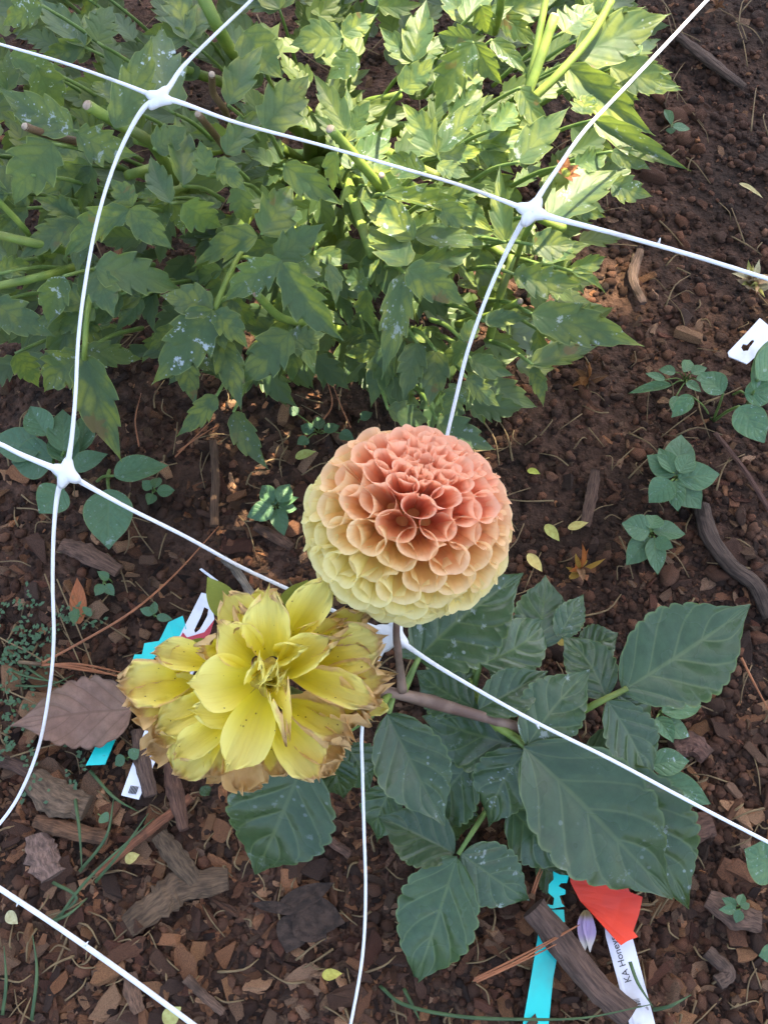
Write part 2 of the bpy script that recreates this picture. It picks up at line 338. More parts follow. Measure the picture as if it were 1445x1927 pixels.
# ================================================================== ADDED SHADE TREE (outside the frame, put there to block the sun)
LIT = [(460, -150), (540, -300), (1330, -300), (1700, -260), (1720, -100), (1560, -20), (1330, 110), (1250, 260), (1330, 420), (1250, 510), (1000, 490), (900, 520), (820, 520), (660, 560), (530, 540), (480, 420), (500, 200)]  # outline of the sunlit patch, kept open as a gap in the crown
def shade_tree():
    r = random.Random(5); ctr = SUN*3.3; tr = empty('added_shade_tree', (ctr.x+1.5, ctr.y+.5, 0))
    tag(tr, 'unseen tree added to shade the bed, its crown gap shaping the sunlit patch', 'tree')
    t0 = Vector((ctr.x+1.5, ctr.y+.5, -.02))
    bark = simple('tree_bark', (.10, .07, .05), (.05, .035, .025), 30, .9, .8, .004)
    tube('trunk', [t0, t0+Vector((.05, .03, 1.0)), t0+Vector((.02, .0, 2.0)), t0+Vector((.0, .1, 3.4))], [.13, .10, .08, .03], bark, tr, sides=12, jit=.06)
    for k in range(7):
        a = (2.4 if k % 2 else 4.4)+k*.12; s0 = t0+Vector((.02, 0, 1.6+.2*k)); tube('limb', [s0, s0+Vector((math.cos(a)*.4, math.sin(a)*.4, .25)), s0+Vector((math.cos(a)*.9, math.sin(a)*.9, .35))], [.035, .022, .008], bark, tr, sides=7)
    bx = SUN.cross(Vector((0, 0, 1))).normalized(); by = bx.cross(SUN); V, Fc = [], []
    for k in range(60000):
        x, y, z = r.uniform(-1.35, 1.35), r.uniform(-1.3, 1.3), r.uniform(-.55, .55)
        if (x/1.35)**2+(y/1.3)**2+(z/.8)**2 > 1: continue
        p = ctr+bx*x+by*y+SUN*z
        q = p-SUN*((p.z-.18)/SUN.z)
        if (q-CAMP).dot(FW) > .05:
            u, v = to_px(q)
            if inpoly(u+35*noise.noise(q*14), v+35*noise.noise(q*14+Vector((9, 2, 5))), LIT) and r.random() > .008: continue  # leaves dropped here so sun reaches only the wanted patch
        big = 1.7 if (q-CAMP).dot(FW) <= .05 or to_px(q)[1] > 800 else 1.0  # larger leaves stop stray sun on the lower bed
        d = Vector((r.gauss(0, 1), r.gauss(0, 1), r.gauss(0, 1)-.3)).normalized(); e = d.cross(Vector((r.gauss(0, 1), r.gauss(0, 1), r.gauss(0, 1)))).normalized()
        L, W = r.uniform(.04, .07)*big, r.uniform(.018, .03)*big; b = len(V); f = d.cross(e)*W*.5
        V += [p, p+d*L*.45+e*W+f, p+d*L*.5, p+d*L*.45-e*W+f, p+d*L]; Fc += [(b, b+1, b+2), (b, b+2, b+3), (b+1, b+4, b+2), (b+2, b+4, b+3)]
    tag(link('crown', mesh('crown', V, Fc, smooth=False), simple('tree_foliage', (.04, .085, .025), (.07, .12, .03), 20, .5, transl=.2), tr), kind='stuff')
    tr.pop('_e') if False else None
shade_tree()

# ================================================================== MULCH
def hull(seed, dims, n=13):
    r = random.Random(seed); bm = bmesh.new()
    for i in range(n):
        v = [r.choice((-1, 1))*r.uniform(.62, 1) for _ in range(3)]
        if i % 3 == 0: v[0] = r.uniform(-.5, .5)
        bm.verts.new((v[0]*dims[0], v[1]*dims[1]*(1-.3*abs(v[0])), v[2]*dims[2]))
    res = bmesh.ops.convex_hull(bm, input=bm.verts); g = [e for e in res['geom_interior'] if isinstance(e, bmesh.types.BMVert)]
    bmesh.ops.delete(bm, geom=g, context='VERTS'); bmesh.ops.triangulate(bm, faces=bm.faces)
    bm.verts.ensure_lookup_table(); bm.verts.index_update(); V = [tuple(v.co) for v in bm.verts]; Fc = [tuple(v.index for v in f.verts) for f in bm.faces]; bm.free(); return V, Fc
def clod(seed):
    r = random.Random(seed); bm = bmesh.new(); bmesh.ops.create_icosphere(bm, subdivisions=1, radius=1)
    for v in bm.verts: v.co *= r.uniform(.68, 1.12)
    bm.verts.index_update(); V = [(v.co.x, v.co.y*.85, v.co.z*.7) for v in bm.verts]; Fc = [tuple(v.index for v in f.verts) for f in bm.faces]; bm.free(); return V, Fc
HULLS = [hull(i, (.5, R.uniform(.14, .30), R.uniform(.06, .14)), 15) for i in range(14)]
CLODS = [clod(i) for i in range(8)]
WOODC = [(.30, .185, .115), (.26, .13, .07), (.22, .145, .10), (.150, .076, .046), (.115, .058, .037), (.19, .098, .055), (.092, .052, .036), (.135, .088, .062), (.072, .042, .032), (.21, .115, .062), (.165, .105, .075), (.055, .036, .030), (.10, .046, .032)]
CLODC = [(.105, .055, .036), (.080, .043, .030), (.135, .066, .042), (.06, .036, .027), (.15, .082, .056)]
def chipd(px, py):
    d = .30
    if py > 1350: d = .85
    if px < 760 and py > 1250: d = 1.0
    if px > 1150 and py < 600: d = .16
    if 930 < px < 1200 and 750 < py < 1050: d = .06
    if px > 1150 and 600 < py < 1300: d = .40
    if px < 600 and 700 < py < 1250: d = .5
    return d
def rotm(p, yaw, tilt, sc3):
    return Matrix.Translation(p) @ Matrix.Rotation(yaw, 4, 'Z') @ Matrix.Rotation(R.gauss(0, tilt), 4, 'X') @ Matrix.Rotation(R.gauss(0, tilt), 4, 'Y') @ Matrix.Diagonal((*sc3, 1))
def scatter(name, n, shapes, size, colors, dens, mat, label, cat, smooth=False, zoff=.25, tilt=.35):
    V, Fc, U, C = [], [], [], []; base = 0
    arr = [(np.array(v), f) for v, f in shapes]
    while n > 0:
        px, py = R.uniform(-160, 1605), R.uniform(-120, 2060); n -= 1
        if R.random() > dens(px, py): continue
        p = G(px, py); s = size(); p.z += s*.08*zoff; v, f = R.choice(arr)
        m = np.array(rotm(p, R.uniform(0, 6.3), tilt, (s, s, s))); vv = v @ m[:3, :3].T+m[:3, 3]; V.append(vv)
        k = R.randrange(1000); U.append(v[:, :2]+k*.37); Fc += [tuple(i+base for i in t) for t in f]; base += len(v)
        c = R.choice(colors); b = R.choice((R.uniform(.3, .7), R.uniform(.5, 1.0), R.uniform(.8, 1.7))); C.append(np.tile((c[0]*b, c[1]*b, c[2]*b, 1), (len(v), 1)))
    me = mesh(name, np.vstack(V), Fc, np.vstack(U), smooth, np.vstack(C)); o = link(name, me, mat); tag(o, label, cat, kind='stuff'); return o
scatter('wood_chip_mulch', 22000, HULLS, lambda: R.choice((R.uniform(.002, .006), R.uniform(.003, .008), R.uniform(.005, .013))), WOODC, chipd, M['chips'], 'small shredded wood chips strewn over the soil', 'mulch')
scatter('soil_crumbs', 24000, CLODS, lambda: min(.0045, .0007+R.expovariate(900)), CLODC, lambda x, y: .5+.5*(x > 800)-.2*(930 < x < 1200 and 750 < y < 1050), M['chips'], 'loose crumbs of reddish soil on the ground', 'soil', True, 3)
# single chips and clods, largest in view
cm = []
for i, (v, f) in enumerate(HULLS):
    bm = bmesh.new(); bv = [bm.verts.new(q) for q in v]
    for q in f: bm.faces.new([bv[a] for a in q])
    bmesh.ops.subdivide_edges(bm, edges=bm.edges, cuts=1, use_grid_fill=True)
    for q in bm.verts: q.co += Vector((noise.noise(q.co*4+Vector((i, 0, 0))), noise.noise(q.co*9+Vector((0, i, 0))), noise.noise(q.co*8+Vector((0, 0, i)))))*Vector((.05, .05, .05)).x
    bmesh.ops.triangulate(bm, faces=bm.faces); me = bpy.data.meshes.new('wood_chip'); bm.to_mesh(me); bm.free(); cm.append(me); me.materials.append(M['chip'])
km = []
for i in range(5):
    bm = bmesh.new(); bmesh.ops.create_icosphere(bm, subdivisions=2, radius=1); s = Vector((i*7.3, 2, 1))
    for v in bm.verts: v.co *= .85+.45*noise.noise(v.co*1.3+s)+.18*noise.noise(v.co*3.1+s)
    for v in bm.verts: v.co.z *= .7
    me = bpy.data.meshes.new('soil_clod'); bm.to_mesh(me); bm.free(); me.polygons.foreach_set('use_smooth', [True]*len(me.polygons)); me.materials.append(M['chip']); km.append(me)
PLANTZONE = [(-50, -50), (1230, -50), (1180, 640), (930, 760), (0, 720)]
n = 0
while n < 280:
    px, py = R.uniform(-10, 1455), R.uniform(500, 1935)
    if R.random() > chipd(px, py) or inpoly(px, py, PLANTZONE): continue
    if inpoly(px, py, [(230, 1130), (700, 1130), (960, 820), (960, 1150), (1250, 1400), (1230, 1650), (800, 1700), (450, 1600), (250, 1400)]): continue
    s = R.uniform(.009, .021); p = G(px, py, .0012+s*.05); ci = R.randrange(len(WOODC)); c = WOODC[ci]; b = R.uniform(.85, 1.5)
    o = link('wood_chip', R.choice(cm), M=rotm(p, R.uniform(0, 6.3), .28, (s, s*R.uniform(.8, 1.3), s)), color=(c[0]*b, c[1]*b, c[2]*b, 1))
    lum = c[0]*b; tone = 'pale tan' if lum > .27 else 'orange brown' if lum > .19 else 'mid brown' if lum > .12 else 'dark brown'; siz = 'large' if s > .0165 else 'medium' if s > .0125 else 'small'
    tag(o, '%s %s wood chip lying loose on the soil' % (siz, tone), 'wood chip', '%s %s wood chips on the soil' % (siz, tone)); n += 1
n = 0
while n < 150:
    px, py = R.uniform(900, 1455), R.uniform(20, 1920)
    if R.random() > (.9 if py < 1300 else .35) or inpoly(px, py, PLANTZONE) or (930 < px < 1180 and 780 < py < 1000): continue
    s = min(.0075, R.uniform(.0022, .004)+R.expovariate(900)); p = G(px, py, s*.2); c = R.choice(CLODC); b = R.uniform(.8, 1.5)
    o = link('soil_clod', R.choice(km), M=rotm(p, R.uniform(0, 6.3), .5, (s*R.uniform(.8, 1.5), s, s)), color=(c[0]*b, c[1]*b, c[2]*b, 1))
    siz = 'large' if s > .0055 else 'medium' if s > .004 else 'small'; tone = 'pale' if c[0]*b > .12 else 'reddish' if c[0]*b > .075 else 'dark'
    tag(o, '%s %s lump of soil on the bare ground' % (siz, tone), 'soil clod', '%s %s soil clods on the bare ground' % (siz, tone)); n += 1
# fine litter (thin rootlets and needles)
V, U, Fc = [], [], []
for k in range(800):
    px, py = R.uniform(-50, 1500), R.uniform(-50, 1990); a = R.uniform(0, 6.3); L = R.uniform(20, 90); p0 = G(px, py, .0025); p2 = G(px+L*math.cos(a), py+L*math.sin(a), .0025); p1 = (p0+p2)/2+Vector((R.uniform(-.003, .003), R.uniform(-.003, .003), R.uniform(.001, .004)))
    v, u, f = tube_data([p0, p1, p2], [R.uniform(.00025, .0007), .0003], 4, 3); b = len(V); V += v; U += u; Fc += [tuple(i+b for i in t) for t in f]
tag(link('dry_litter', mesh('dry_litter', V, Fc, U), M['straw']), 'thin dry rootlets and needle scraps over the soil', 'litter', kind='stuff')

# ---- single sticks and bark pieces: (px polyline, radius px, colour, height, flat, name, label, category)
def stick(name, pts, rpx, col, label, cat, h=.004, flat=.7, jit=.13, sides=9, n=6):
    q = [G(x, y, h+(rpx/3700*flat*.6)) for x, y in pts]
    rr = [rpx/3700*(.9+.2*R.random())*(.72 if k in (0, len(pts)-1) and flat < .75 and rpx > 12 else 1) for k in range(len(pts))]
    return tag(tube(name, q, rr, M['stick'], None, False, (*col, 1), sides=sides, n=n, jit=jit, flat=flat), label, cat)
stick('stick', [(402, 830), (406, 900), (403, 990)], 9, (.13, .078, .05), 'straight brown stick standing out from chips below the leafy bush', 'stick')
stick('wood_chunk', [(60, 1465), (105, 1500), (165, 1520)], 34, (.145, .10, .066), 'thick pale brown branch chunk with cut ends', 'wood chunk', flat=.55)
stick('bark_piece', [(66, 1545), (130, 1562), (205, 1578)], 17, (.17, .09, .05), 'reddish brown bark strip below the thick branch chunk', 'bark')
stick('bark_piece', [(70, 1570), (80, 1610), (100, 1650)], 30, (.19, .125, .098), 'pale pinkish bark slab with ragged edges', 'bark', flat=.35, jit=.25)
stick('stick', [(258, 1375), (268, 1430), (285, 1498)], 16, (.12, .077, .058), 'blunt grey brown stick lying across the barcoded plant tag', 'stick', h=.010)
stick('stick', [(318, 1430), (330, 1490), (347, 1562)], 14, (.13, .07, .048), 'blunt brown stick poking out under the wilted flower', 'stick', h=.006)
stick('bark_strip', [(360, 1500), (270, 1572), (180, 1645)], 8, (.24, .10, .055), 'long thin orange brown bark strip among grass blades', 'bark', h=.006)
stick('bark_piece', [(430, 1655), (340, 1670), (300, 1700), (240, 1745)], 27, (.125, .082, .05), 'large weathered forked bark piece on the chips', 'bark', flat=.35, jit=.18)
stick('bark_piece', [(300, 1570), (330, 1610), (370, 1660)], 22, (.10, .07, .045), 'dark olive bark arm leaning on the forked piece', 'bark', flat=.4)
stick('bark_piece', [(115, 1025), (160, 1040), (225, 1075)], 22, (.15, .09, .065), 'flat brown bark piece beside the left netting cord', 'bark', flat=.4)
stick('wood_chunk', [(480, 990), (520, 1010), (550, 1030)], 13, (.135, .075, .05), 'rounded brown wood piece near small round-leaved weed', 'wood chunk')
stick('stick', [(1003, 1708), (1060, 1780), (1120, 1855), (1185, 1912)], 23, (.115, .075, .058), 'thick brown stick lying across the broken teal tag', 'stick', h=.013, flat=.8, jit=.07)
stick('stick', [(1318, 950), (1335, 1010), (1375, 1065), (1420, 1100), (1450, 1160)], 17, (.085, .06, .047), 'crooked dark stick on bare soil near round-leaved weeds', 'stick', h=.004, flat=.9, jit=.08)
stick('stick', [(1275, 68), (1330, 110), (1400, 165)], 17, (.10, .068, .052), 'weathered dark stick beyond the leafy bush', 'stick', flat=.7)
stick('twig', [(1345, 815), (1400, 885), (1450, 965)], 6, (.12, .065, .05), 'thin reddish twig running past the broad-leaved weed', 'twig', sides=6)
stick('twig', [(420, 1050), (445, 1075), (475, 1120)], 8, (.22, .19, .155), 'pale grey twig near the netting cord', 'twig', h=.008)
stick('stick', [(1210, 570), (1190, 520), (1205, 470)], 13, (.15, .10, .075), 'short stubby wood piece on cloddy soil', 'stick')
stick('wood_chunk', [(1100, 990), (1112, 935), (1120, 885)], 14, (.115, .07, .05), 'flat fibrous wood splinter on smooth dark soil', 'wood chunk', flat=.3)
stick('wood_chunk', [(1265, 1410), (1300, 1400), (1330, 1425)], 26, (.13, .072, .055), 'chunky reddish bark block right of the dahlia leaves', 'wood chunk', flat=.6)
stick('wood_chunk', [(1230, 1540), (1290, 1560), (1340, 1550)], 28, (.12, .068, .05), 'broad brown bark block beside the large dahlia leaf', 'wood chunk', flat=.5)
stick('bark_piece', [(1330, 1690), (1380, 1720), (1430, 1735)], 24, (.12, .075, .055), 'brown bark slab by the tiny seedling', 'bark', flat=.45)
stick('stick', [(1330, 1790), (1370, 1830), (1350, 1850)], 12, (.12, .08, .06), 'short crumbly stick by the white lettered tag', 'stick')
stick('bark_piece', [(590, 1560), (625, 1585), (660, 1608)], 8, (.15, .085, .06), 'slim bark splinter by the thin hanging cord', 'bark')
stick('wood_chunk', [(245, 1830), (250, 1870), (262, 1905)], 14, (.17, .10, .065), 'upright pale chip touching the thick netting cord', 'wood chunk', flat=.5)
stick('stick', [(350, 1840), (385, 1875), (420, 1905)], 8, (.16, .10, .07), 'thin straight stick among bark chips', 'stick')
stick('stick', [(120, 1490), (30, 1440), (-20, 1430)], 12, (.10, .06, .045), 'dark stick end behind the thick branch chunk', 'stick')

# ---- flat cut-outs with thickness, lying on the soil
def sheet(name, poly, mat, thick=.0006, h=.004, holes=(), parent=None, warp=0.0, sub=1, color=None):
    bm = bmesh.new(); edges = []
    for ring in (poly,)+tuple(holes):
        vs_ = []
        for q in ring:
            hh = q[2] if len(q) > 2 else h; p = P(q[0], q[1], gdepth(q[1], hh)); vs_.append(bm.verts.new(p))
        edges += [bm.edges.new((vs_[i], vs_[(i+1) % len(vs_)])) for i in range(len(vs_))]
    bmesh.ops.triangle_fill(bm, use_beauty=True, edges=edges)
    if sub: bmesh.ops.subdivide_edges(bm, edges=bm.edges, cuts=sub, use_grid_fill=True)
    bmesh.ops.recalc_face_normals(bm, faces=bm.faces)
    if sum(f.normal.z*f.calc_area() for f in bm.faces) < 0: bmesh.ops.reverse_faces(bm, faces=bm.faces)
    o0 = sum((v.co for v in bm.verts), Vector())/len(bm.verts)
    for v in bm.verts:
        if warp: v.co.z += warp*noise.noise(v.co*55)
        v.co -= o0
    geo = bmesh.ops.extrude_face_region(bm, geom=bm.faces[:]); top = [e for e in geo['geom'] if isinstance(e, bmesh.types.BMVert)]
    for v in top: v.co.z += thick
    bmesh.ops.recalc_face_normals(bm, faces=bm.faces)
    me = bpy.data.meshes.new(name); bm.to_mesh(me); bm.free(); return link(name, me, mat, parent, Matrix.Translation(o0), color)
def tagroot(px, py, label):
    return tag(empty('plant_tag', G(px, py)), label, 'plant tag')
# teal tag by the wilted flower
t = tagroot(250, 1320, 'chewed teal plastic plant tag beside the wilted yellow flower')
sheet('tag_blade', [(345, 1160, .012), (352, 1185, .012), (335, 1210), (322, 1212), (312, 1225), (296, 1232), (285, 1250), (262, 1300), (238, 1350), (222, 1385), (200, 1440), (163, 1441), (180, 1408), (205, 1352), (225, 1300), (238, 1268), (250, 1245), (254, 1232), (268, 1232), (272, 1210), (300, 1206), (318, 1172)], M['teal'], .0007, .008, (), t, .002)
# white tag with red band
t = tagroot(310, 1330, 'white plant tag with keyhole slot, red band and barcode')
sheet('tag_blade', [(380, 1116), (396, 1120), (404, 1165), (372, 1250), (262, 1505), (229, 1497), (335, 1205)], M['white'], .0007, .0125, [[(385, 1143), (393, 1147), (391, 1160), (377, 1185), (368, 1192), (366, 1186), (378, 1162)]], t, sub=0)
sheet('red_band', [(404, 1166), (396, 1192), (362, 1235), (330, 1217), (345, 1190), (352, 1200), (385, 1190)], M['redplastic'], .0003, .0136, (), t, sub=0)
for k in range(6): sheet('barcode_bar', [(247+k*2.6, 1478+k*.4), (248.4+k*2.6, 1478.3+k*.4), (243+k*2.6, 1493+k*.4), (241.6+k*2.6, 1492.6+k*.4)], M['ink'], .0002, .0136, (), t, sub=0)
# broken teal tag, lower right
t = tagroot(1030, 1780, 'broken teal plastic plant tag under the thick brown stick')
sheet('tag_blade', [(1018, 1712), (1060, 1712), (1062, 1735), (1050, 1740), (1047, 1752), (1056, 1757), (1040, 1840), (1030, 1945), (980, 1945), (996, 1855), (1010, 1770)], M['teal'], .0007, .009, (), t)
sheet('broken_tip', [(1040, 1640), (1052, 1646), (1069, 1648), (1066, 1662), (1055, 1662), (1050, 1668), (1063, 1675), (1063, 1683), (1052, 1686), (1056, 1700), (1062, 1706), (1040, 1710), (1020, 1706), (1018, 1700), (1040, 1704), (1042, 1690), (1031, 1680), (1032, 1664), (1041, 1655)], M['teal'], .0007, .0125, (), t)
# lettered white tag
t = tagroot(1190, 1850, 'white plant tag lettered along its length, tucked under the red leaf')
TH = .010
sheet('tag_blade', [(1136, 1735), (1180, 1735), (1190, 1769), (1240, 1960), (1192, 1960), (1139, 1763)], M['white'], .0008, TH, (), t, sub=0)
sheet('ridge', [(1146, 1772), (1150, 1772), (1200, 1950), (1196, 1950)], M['white'], .0003, TH+.0006, (), t, sub=0)
def pz(px, py, h): return P(px, py, gdepth(py, h))
def lettering(body, a, b, size_px, h, parent):
    cu = bpy.data.curves.new('lettering', 'FONT'); cu.body = body; cu.size = 1; cu.extrude = .01
    tmp = bpy.data.objects.new('tmp', cu); COL.objects.link(tmp); dg = bpy.context.evaluated_depsgraph_get(); me = bpy.data.meshes.new_from_object(tmp.evaluated_get(dg)); bpy.data.objects.remove(tmp)
    pa, pb = pz(*a, h), pz(*b, h); x = (pb-pa).normalized(); z = Vector((0, 0, 1)); y = z.cross(x).normalized(); wd = max(v.co.x for v in me.vertices)
    m = Matrix((x, y, x.cross(y))).transposed().to_4x4(); m.translation = pa; s = (pb-pa).length/wd; hgt = size_px/3900
    me.materials.clear(); return link('lettering', me, M['ink'], parent, m @ Matrix.Diagonal((s, hgt, .005, 1)))
lettering('KA Honeys', (1188, 1847), (1158, 1762), 17, TH+.0010, t)
for k, wd in enumerate((1, 1, 2, 4, 5)):
    y0 = 1880+(0, 2.5, 5, 8.5, 13)[k]; x0 = 1186+(y0-1880)*.26; sheet('barcode_bar', [(x0, y0+1.5), (x0+16, y0-1), (x0+16+wd*.25, y0-1+wd*.75), (x0+wd*.25, y0+1.5+wd*.75)], M['ink'], .0002, TH+.0010, (), t, sub=0)
# red leaf
o = sheet('fallen_leaf', [(1070, 1630, .014), (1073, 1660, .013), (1090, 1695, .013), (1125, 1730, .012), (1155, 1762, .013), (1168, 1779, .020), (1180, 1771, .016), (1200, 1763, .014), (1191, 1752, .014), (1201, 1722, .013), (1208, 1688, .013), (1185, 1680, .019), (1180, 1668, .020), (1160, 1668, .019), (1136, 1650, .027), (1110, 1650, .017), (1090, 1645, .015)], M['redleaf'], .0004, .013, (), None, .002, 2)
tag(o, 'bright red folded leaf lying over the lettered white tag', 'leaf')
# dry leaf, rotten leaf, fallen petals
def ground_leaf(name, b, t_, hw, mat, label, cat, h=.006, me=None, color=(1, 1, 1, 1), group=None, lift=0):
    me = me or R.choice(WEED); pb, pt = G(*b, h), G(*t_, h+lift); m = frame(pb, pt, Vector((R.uniform(-.15, .15), R.uniform(-.15, .15), 1)), hw/3700, me, (pt-pb).length*.7)
    key = me.name+mat.name
    if key not in CACHE: c = me.copy(); c.materials.clear(); c.materials.append(mat); c['hw'] = me['hw']; CACHE[key] = c
    return tag(link(name, CACHE[key], M=m, color=color), label, cat, group)
CACHE = {}
DRY = leaf_mesh('dry_leaf', 6, .3, .14, .62, .8, .25, .02, .06, .3, .015, 6, 400, rnd=1)
ground_leaf('dry_leaf', (248, 1335), (18, 1368), 66, M['dryvein'], 'large dry brown leaf lying behind the left netting cord', 'leaf', .019, DRY, (.6, 0, .45, 1))
ground_leaf('dry_leaf', (150, 1175), (143, 1085), 17, M['dryor'], 'small orange brown dry leaf on soil by the netting cord', 'leaf', .006, WEED[1], (.5, 0, .45, 1))
ground_leaf('dry_leaf', (130, 150), (190, 215), 40, M['dryvein'], 'curled brown dry leaf under the spotted bush leaves', 'leaf', .05, DRY, (.5, 0, .45, 1))
tg = empty('rotten_leaf', G(560, 1720)); tag(tg, 'black rotting lobed leaf flat on the wood chips', 'leaf')
for (b, t_, hw) in (((520, 1715), (630, 1660), 16), ((555, 1715), (650, 1735), 26), ((560, 1720), (540, 1795), 24), ((560, 1715), (615, 1770), 26), ((550, 1712), (470, 1700), 8)):
    me = WEED[2].copy(); me.materials.append(M['dark']); me['hw'] = WEED[2]['hw']; pb, pt = G(*b, .006), G(*t_, .005); link('lobe', me, None, tg, frame(pb, pt, Vector((0, 0, 1)), hw/3700*1.2, me, .004))
for b, t_, hw, c, lb in [((236, 1620), (262, 1607), 10, (1, .95, .8, 1), 'pale yellow fallen petal between grass blades'), ((606, 1836), (643, 1832), 9, (1.1, 1.05, .5, 1), 'yellow fallen petal lying alone on chips by the hanging cord'),
        ((14, 1717), (33, 1738), 10, (1, 1, 1.4, 1), 'cream fallen petal above the thick lower netting cord'), ((992, 885), (1016, 890), 8, (1, 1.15, .5, 1), 'small lime yellow petal on smooth dark soil'), ((1026, 987), (1052, 1017), 11, (.95, 1.0, .7, 1), 'pale green petal right of the coral ball flower'),
        ((1068, 994), (1106, 982), 9, (1.1, 1, .8, 1), 'yellowish petal left of the broad splinter'), ((993, 1042), (1020, 1074), 11, (1.1, 1, .9, 1), 'cream petal beside the dark leaf under the coral flower'), ((556, 862), (594, 848), 10, (.8, .9, .6, 1), 'pale green petal above the coral flower, on soil'),
        ((308, 1925), (340, 1895), 14, (.95, 1.0, .85, 1), 'pale petal caught under the lower netting cord'), ((1390, 345), (1436, 372), 8, (1.2, 1.1, 1.3, 1), 'dried cream petal on bare sunlit soil'), ((1048, 1205), (1068, 1212), 7, (1.2, 1.0, .6, 1), 'tiny cream petal resting among dahlia leaves'), ((100, 45), (62, 70), 18, (1.3, 1.25, 2.2, 1), 'whitish petal lying beneath the spotted bush leaves')]:
    ground_leaf('fallen_petal', b, t_, hw, M['fallen'], lb, 'petal', .007 if b[1] != 1205 else .05, None, c, lift=.002)
lil = empty('fallen_petal', G(1100, 1755)); tag(lil, 'lilac and white petal between the teal and white tags', 'petal')
LM = NT('lilac_petal'); us_ = LM.sep(LM.co('UV'))[0]; cc = LM.mix(LM.ss(us_, .1, .3), (.42, .32, .14), (.62, .50, .74)); cc = LM.mix(LM.ss(us_, .55, .85), cc, (.78, .76, .70)); LM.base(cc, .5); LM.translucent(cc, .2)
for dx, hw in ((-5, 11), (5, 12)):
    me = leaf_mesh('petal_lobe', 0, .3, 0, .85, .85, .3, .0, .02, .1, 0, 3, 402); me.materials.append(LM.m); link('petal_lobe', me, None, lil, frame(G(1101+dx*.3, 1712, .006), G(1105+dx, 1792, .008), Vector((dx*.06, -.1, 1)), hw/3700, me, .02))
# pine needles
def needles(label, specs, sheath=None, h=.007, mat=None, r=2.0, name='pine_needles', part='needle'):
    t = tag(empty(name, G(*specs[0][0])), label, 'pine needles' if name == 'pine_needles' else 'stalk')
    for pts in specs:
        tube(part, [G(x, y, h+(k[0] if k else 0)) for x, y, *k in pts], [r/3700, r*.9/3700, r*.4/3700], mat or M['needle'], t, sides=5, n=5)
    if sheath: tube('sheath', [G(x, y, h) for x, y in sheath], [3.6/3700, 4.2/3700], M['cut'], t, sides=7, jit=.1, n=3)
needles('bundle of orange brown pine needles by the left cord, one needle arching up', [[(78, 1250), (150, 1255), (250, 1280)], [(78, 1252), (150, 1250), (240, 1268)], [(78, 1248), (150, 1260), (245, 1275)], [(80, 1248), (160, 1205, .01), (250, 1150, .02), (330, 1080, .02), (412, 990, .01)]], [(36, 1246), (80, 1250)], .014, r=2.6)
needles('pair of brown pine needles crossing the thick stick and teal tag', [[(890, 1846), (980, 1805), (1090, 1740)], [(892, 1842), (985, 1796), (1085, 1742)], [(896, 1848), (975, 1812), (1050, 1775)]], None, .020)
needles('single orange pine needle at the right edge of the bed', [[(1394, 1238), (1415, 1280), (1450, 1345)]], None, .010, r=2.6)
needles('crossing thin straw stems over the large dry leaf', [[(85, 1080), (130, 1200), (215, 1390)], [(108, 1090), (170, 1240), (220, 1395)], [(0, 1200), (90, 1250), (210, 1360)], [(20, 1425), (70, 1410), (130, 1395)], [(15, 1300), (60, 1320), (110, 1340)]], None, .010, M['straw'], 1.6, 'straw_stems', 'straw')
needles('two brown pine needles upright by the teal tag tip', [[(1000, 1680), (1010, 1650), (1018, 1632)], [(1004, 1682), (1013, 1655), (1020, 1638)]], None, .012)
needles('thin reddish needles below the bush edge', [[(330, 860), (360, 830), (400, 790)], [(262, 840), (255, 790), (266, 740)], [(335, 850), (375, 822), (410, 800)], [(600, 800), (625, 760), (610, 700)], [(660, 805), (640, 760), (625, 720)]], None, .010, M['needle'], 1.8)

# ================================================================== WEEDS, GRASS
def weed(label, root, leaves, h=.010, name='weed', stems=True, mat='weed', col=(.1, .15, .5, 1), pool=None, cat='weed', rise=.006):
    pool = pool or WEED; r0 = G(*root); t = tag(empty(name, r0), label, cat)
    for L in leaves:
        bx, by, tx, ty, hw = L[:5]; dh = L[5] if len(L) > 5 else 0
        hb = h+dh+R.uniform(0, rise); pb, pt = G(bx, by, hb), G(tx, ty, max(.004, hb+R.uniform(-.003, .004))); me = R.choice(pool)
        k = me.name+mat
        if k not in CACHE: c = me.copy(); c.materials.clear(); c.materials.append(M[mat]); c['hw'] = me['hw']; CACHE[k] = c
        link('leaf', CACHE[k], None, t, frame(pb, pt, hint_at(pb, .25, .4, .8), hw/F*gdepth(by, hb), me), (col[0]+R.uniform(-.08, .1), col[1]*R.uniform(.3, 1.5), col[2]+R.uniform(-.12, .12), 1))
        if stems and (Vector((bx, by))-Vector(root)).length > 4:
            far = (Vector((bx, by))-Vector(root)).length > 70; r1 = G(bx+(bx-tx)*.35, by+(by-ty)*.35) if far else r0
            sr = max(.0004, min(.0011, hw/3700*.11)); tube('stem', [r1+Vector((0, 0, -.002)), (r1+pb)/2+Vector((0, 0, .002)), pb], [sr, sr*.8], M['petiole'], t, sides=5, n=3)
    return t
weed('small round-leaved weed between the stick and coral flower', (520, 950), [(515, 945, 490, 912, 17), (525, 945, 545, 908, 17), (515, 955, 465, 972, 20), (525, 955, 560, 955, 14), (520, 958, 535, 1005, 17), (518, 950, 505, 925, 14), (525, 950, 562, 935, 10)])
weed('bright round-leaved weed growing on cloddy soil', (1275, 900), [(1272, 895, 1283, 812, 30), (1275, 900, 1356, 888, 30), (1272, 905, 1320, 955, 30), (1262, 905, 1222, 945, 26), (1268, 895, 1218, 855, 24), (1265, 890, 1240, 840, 18), (1278, 890, 1300, 850, 20), (1270, 905, 1275, 960, 18)], .016)
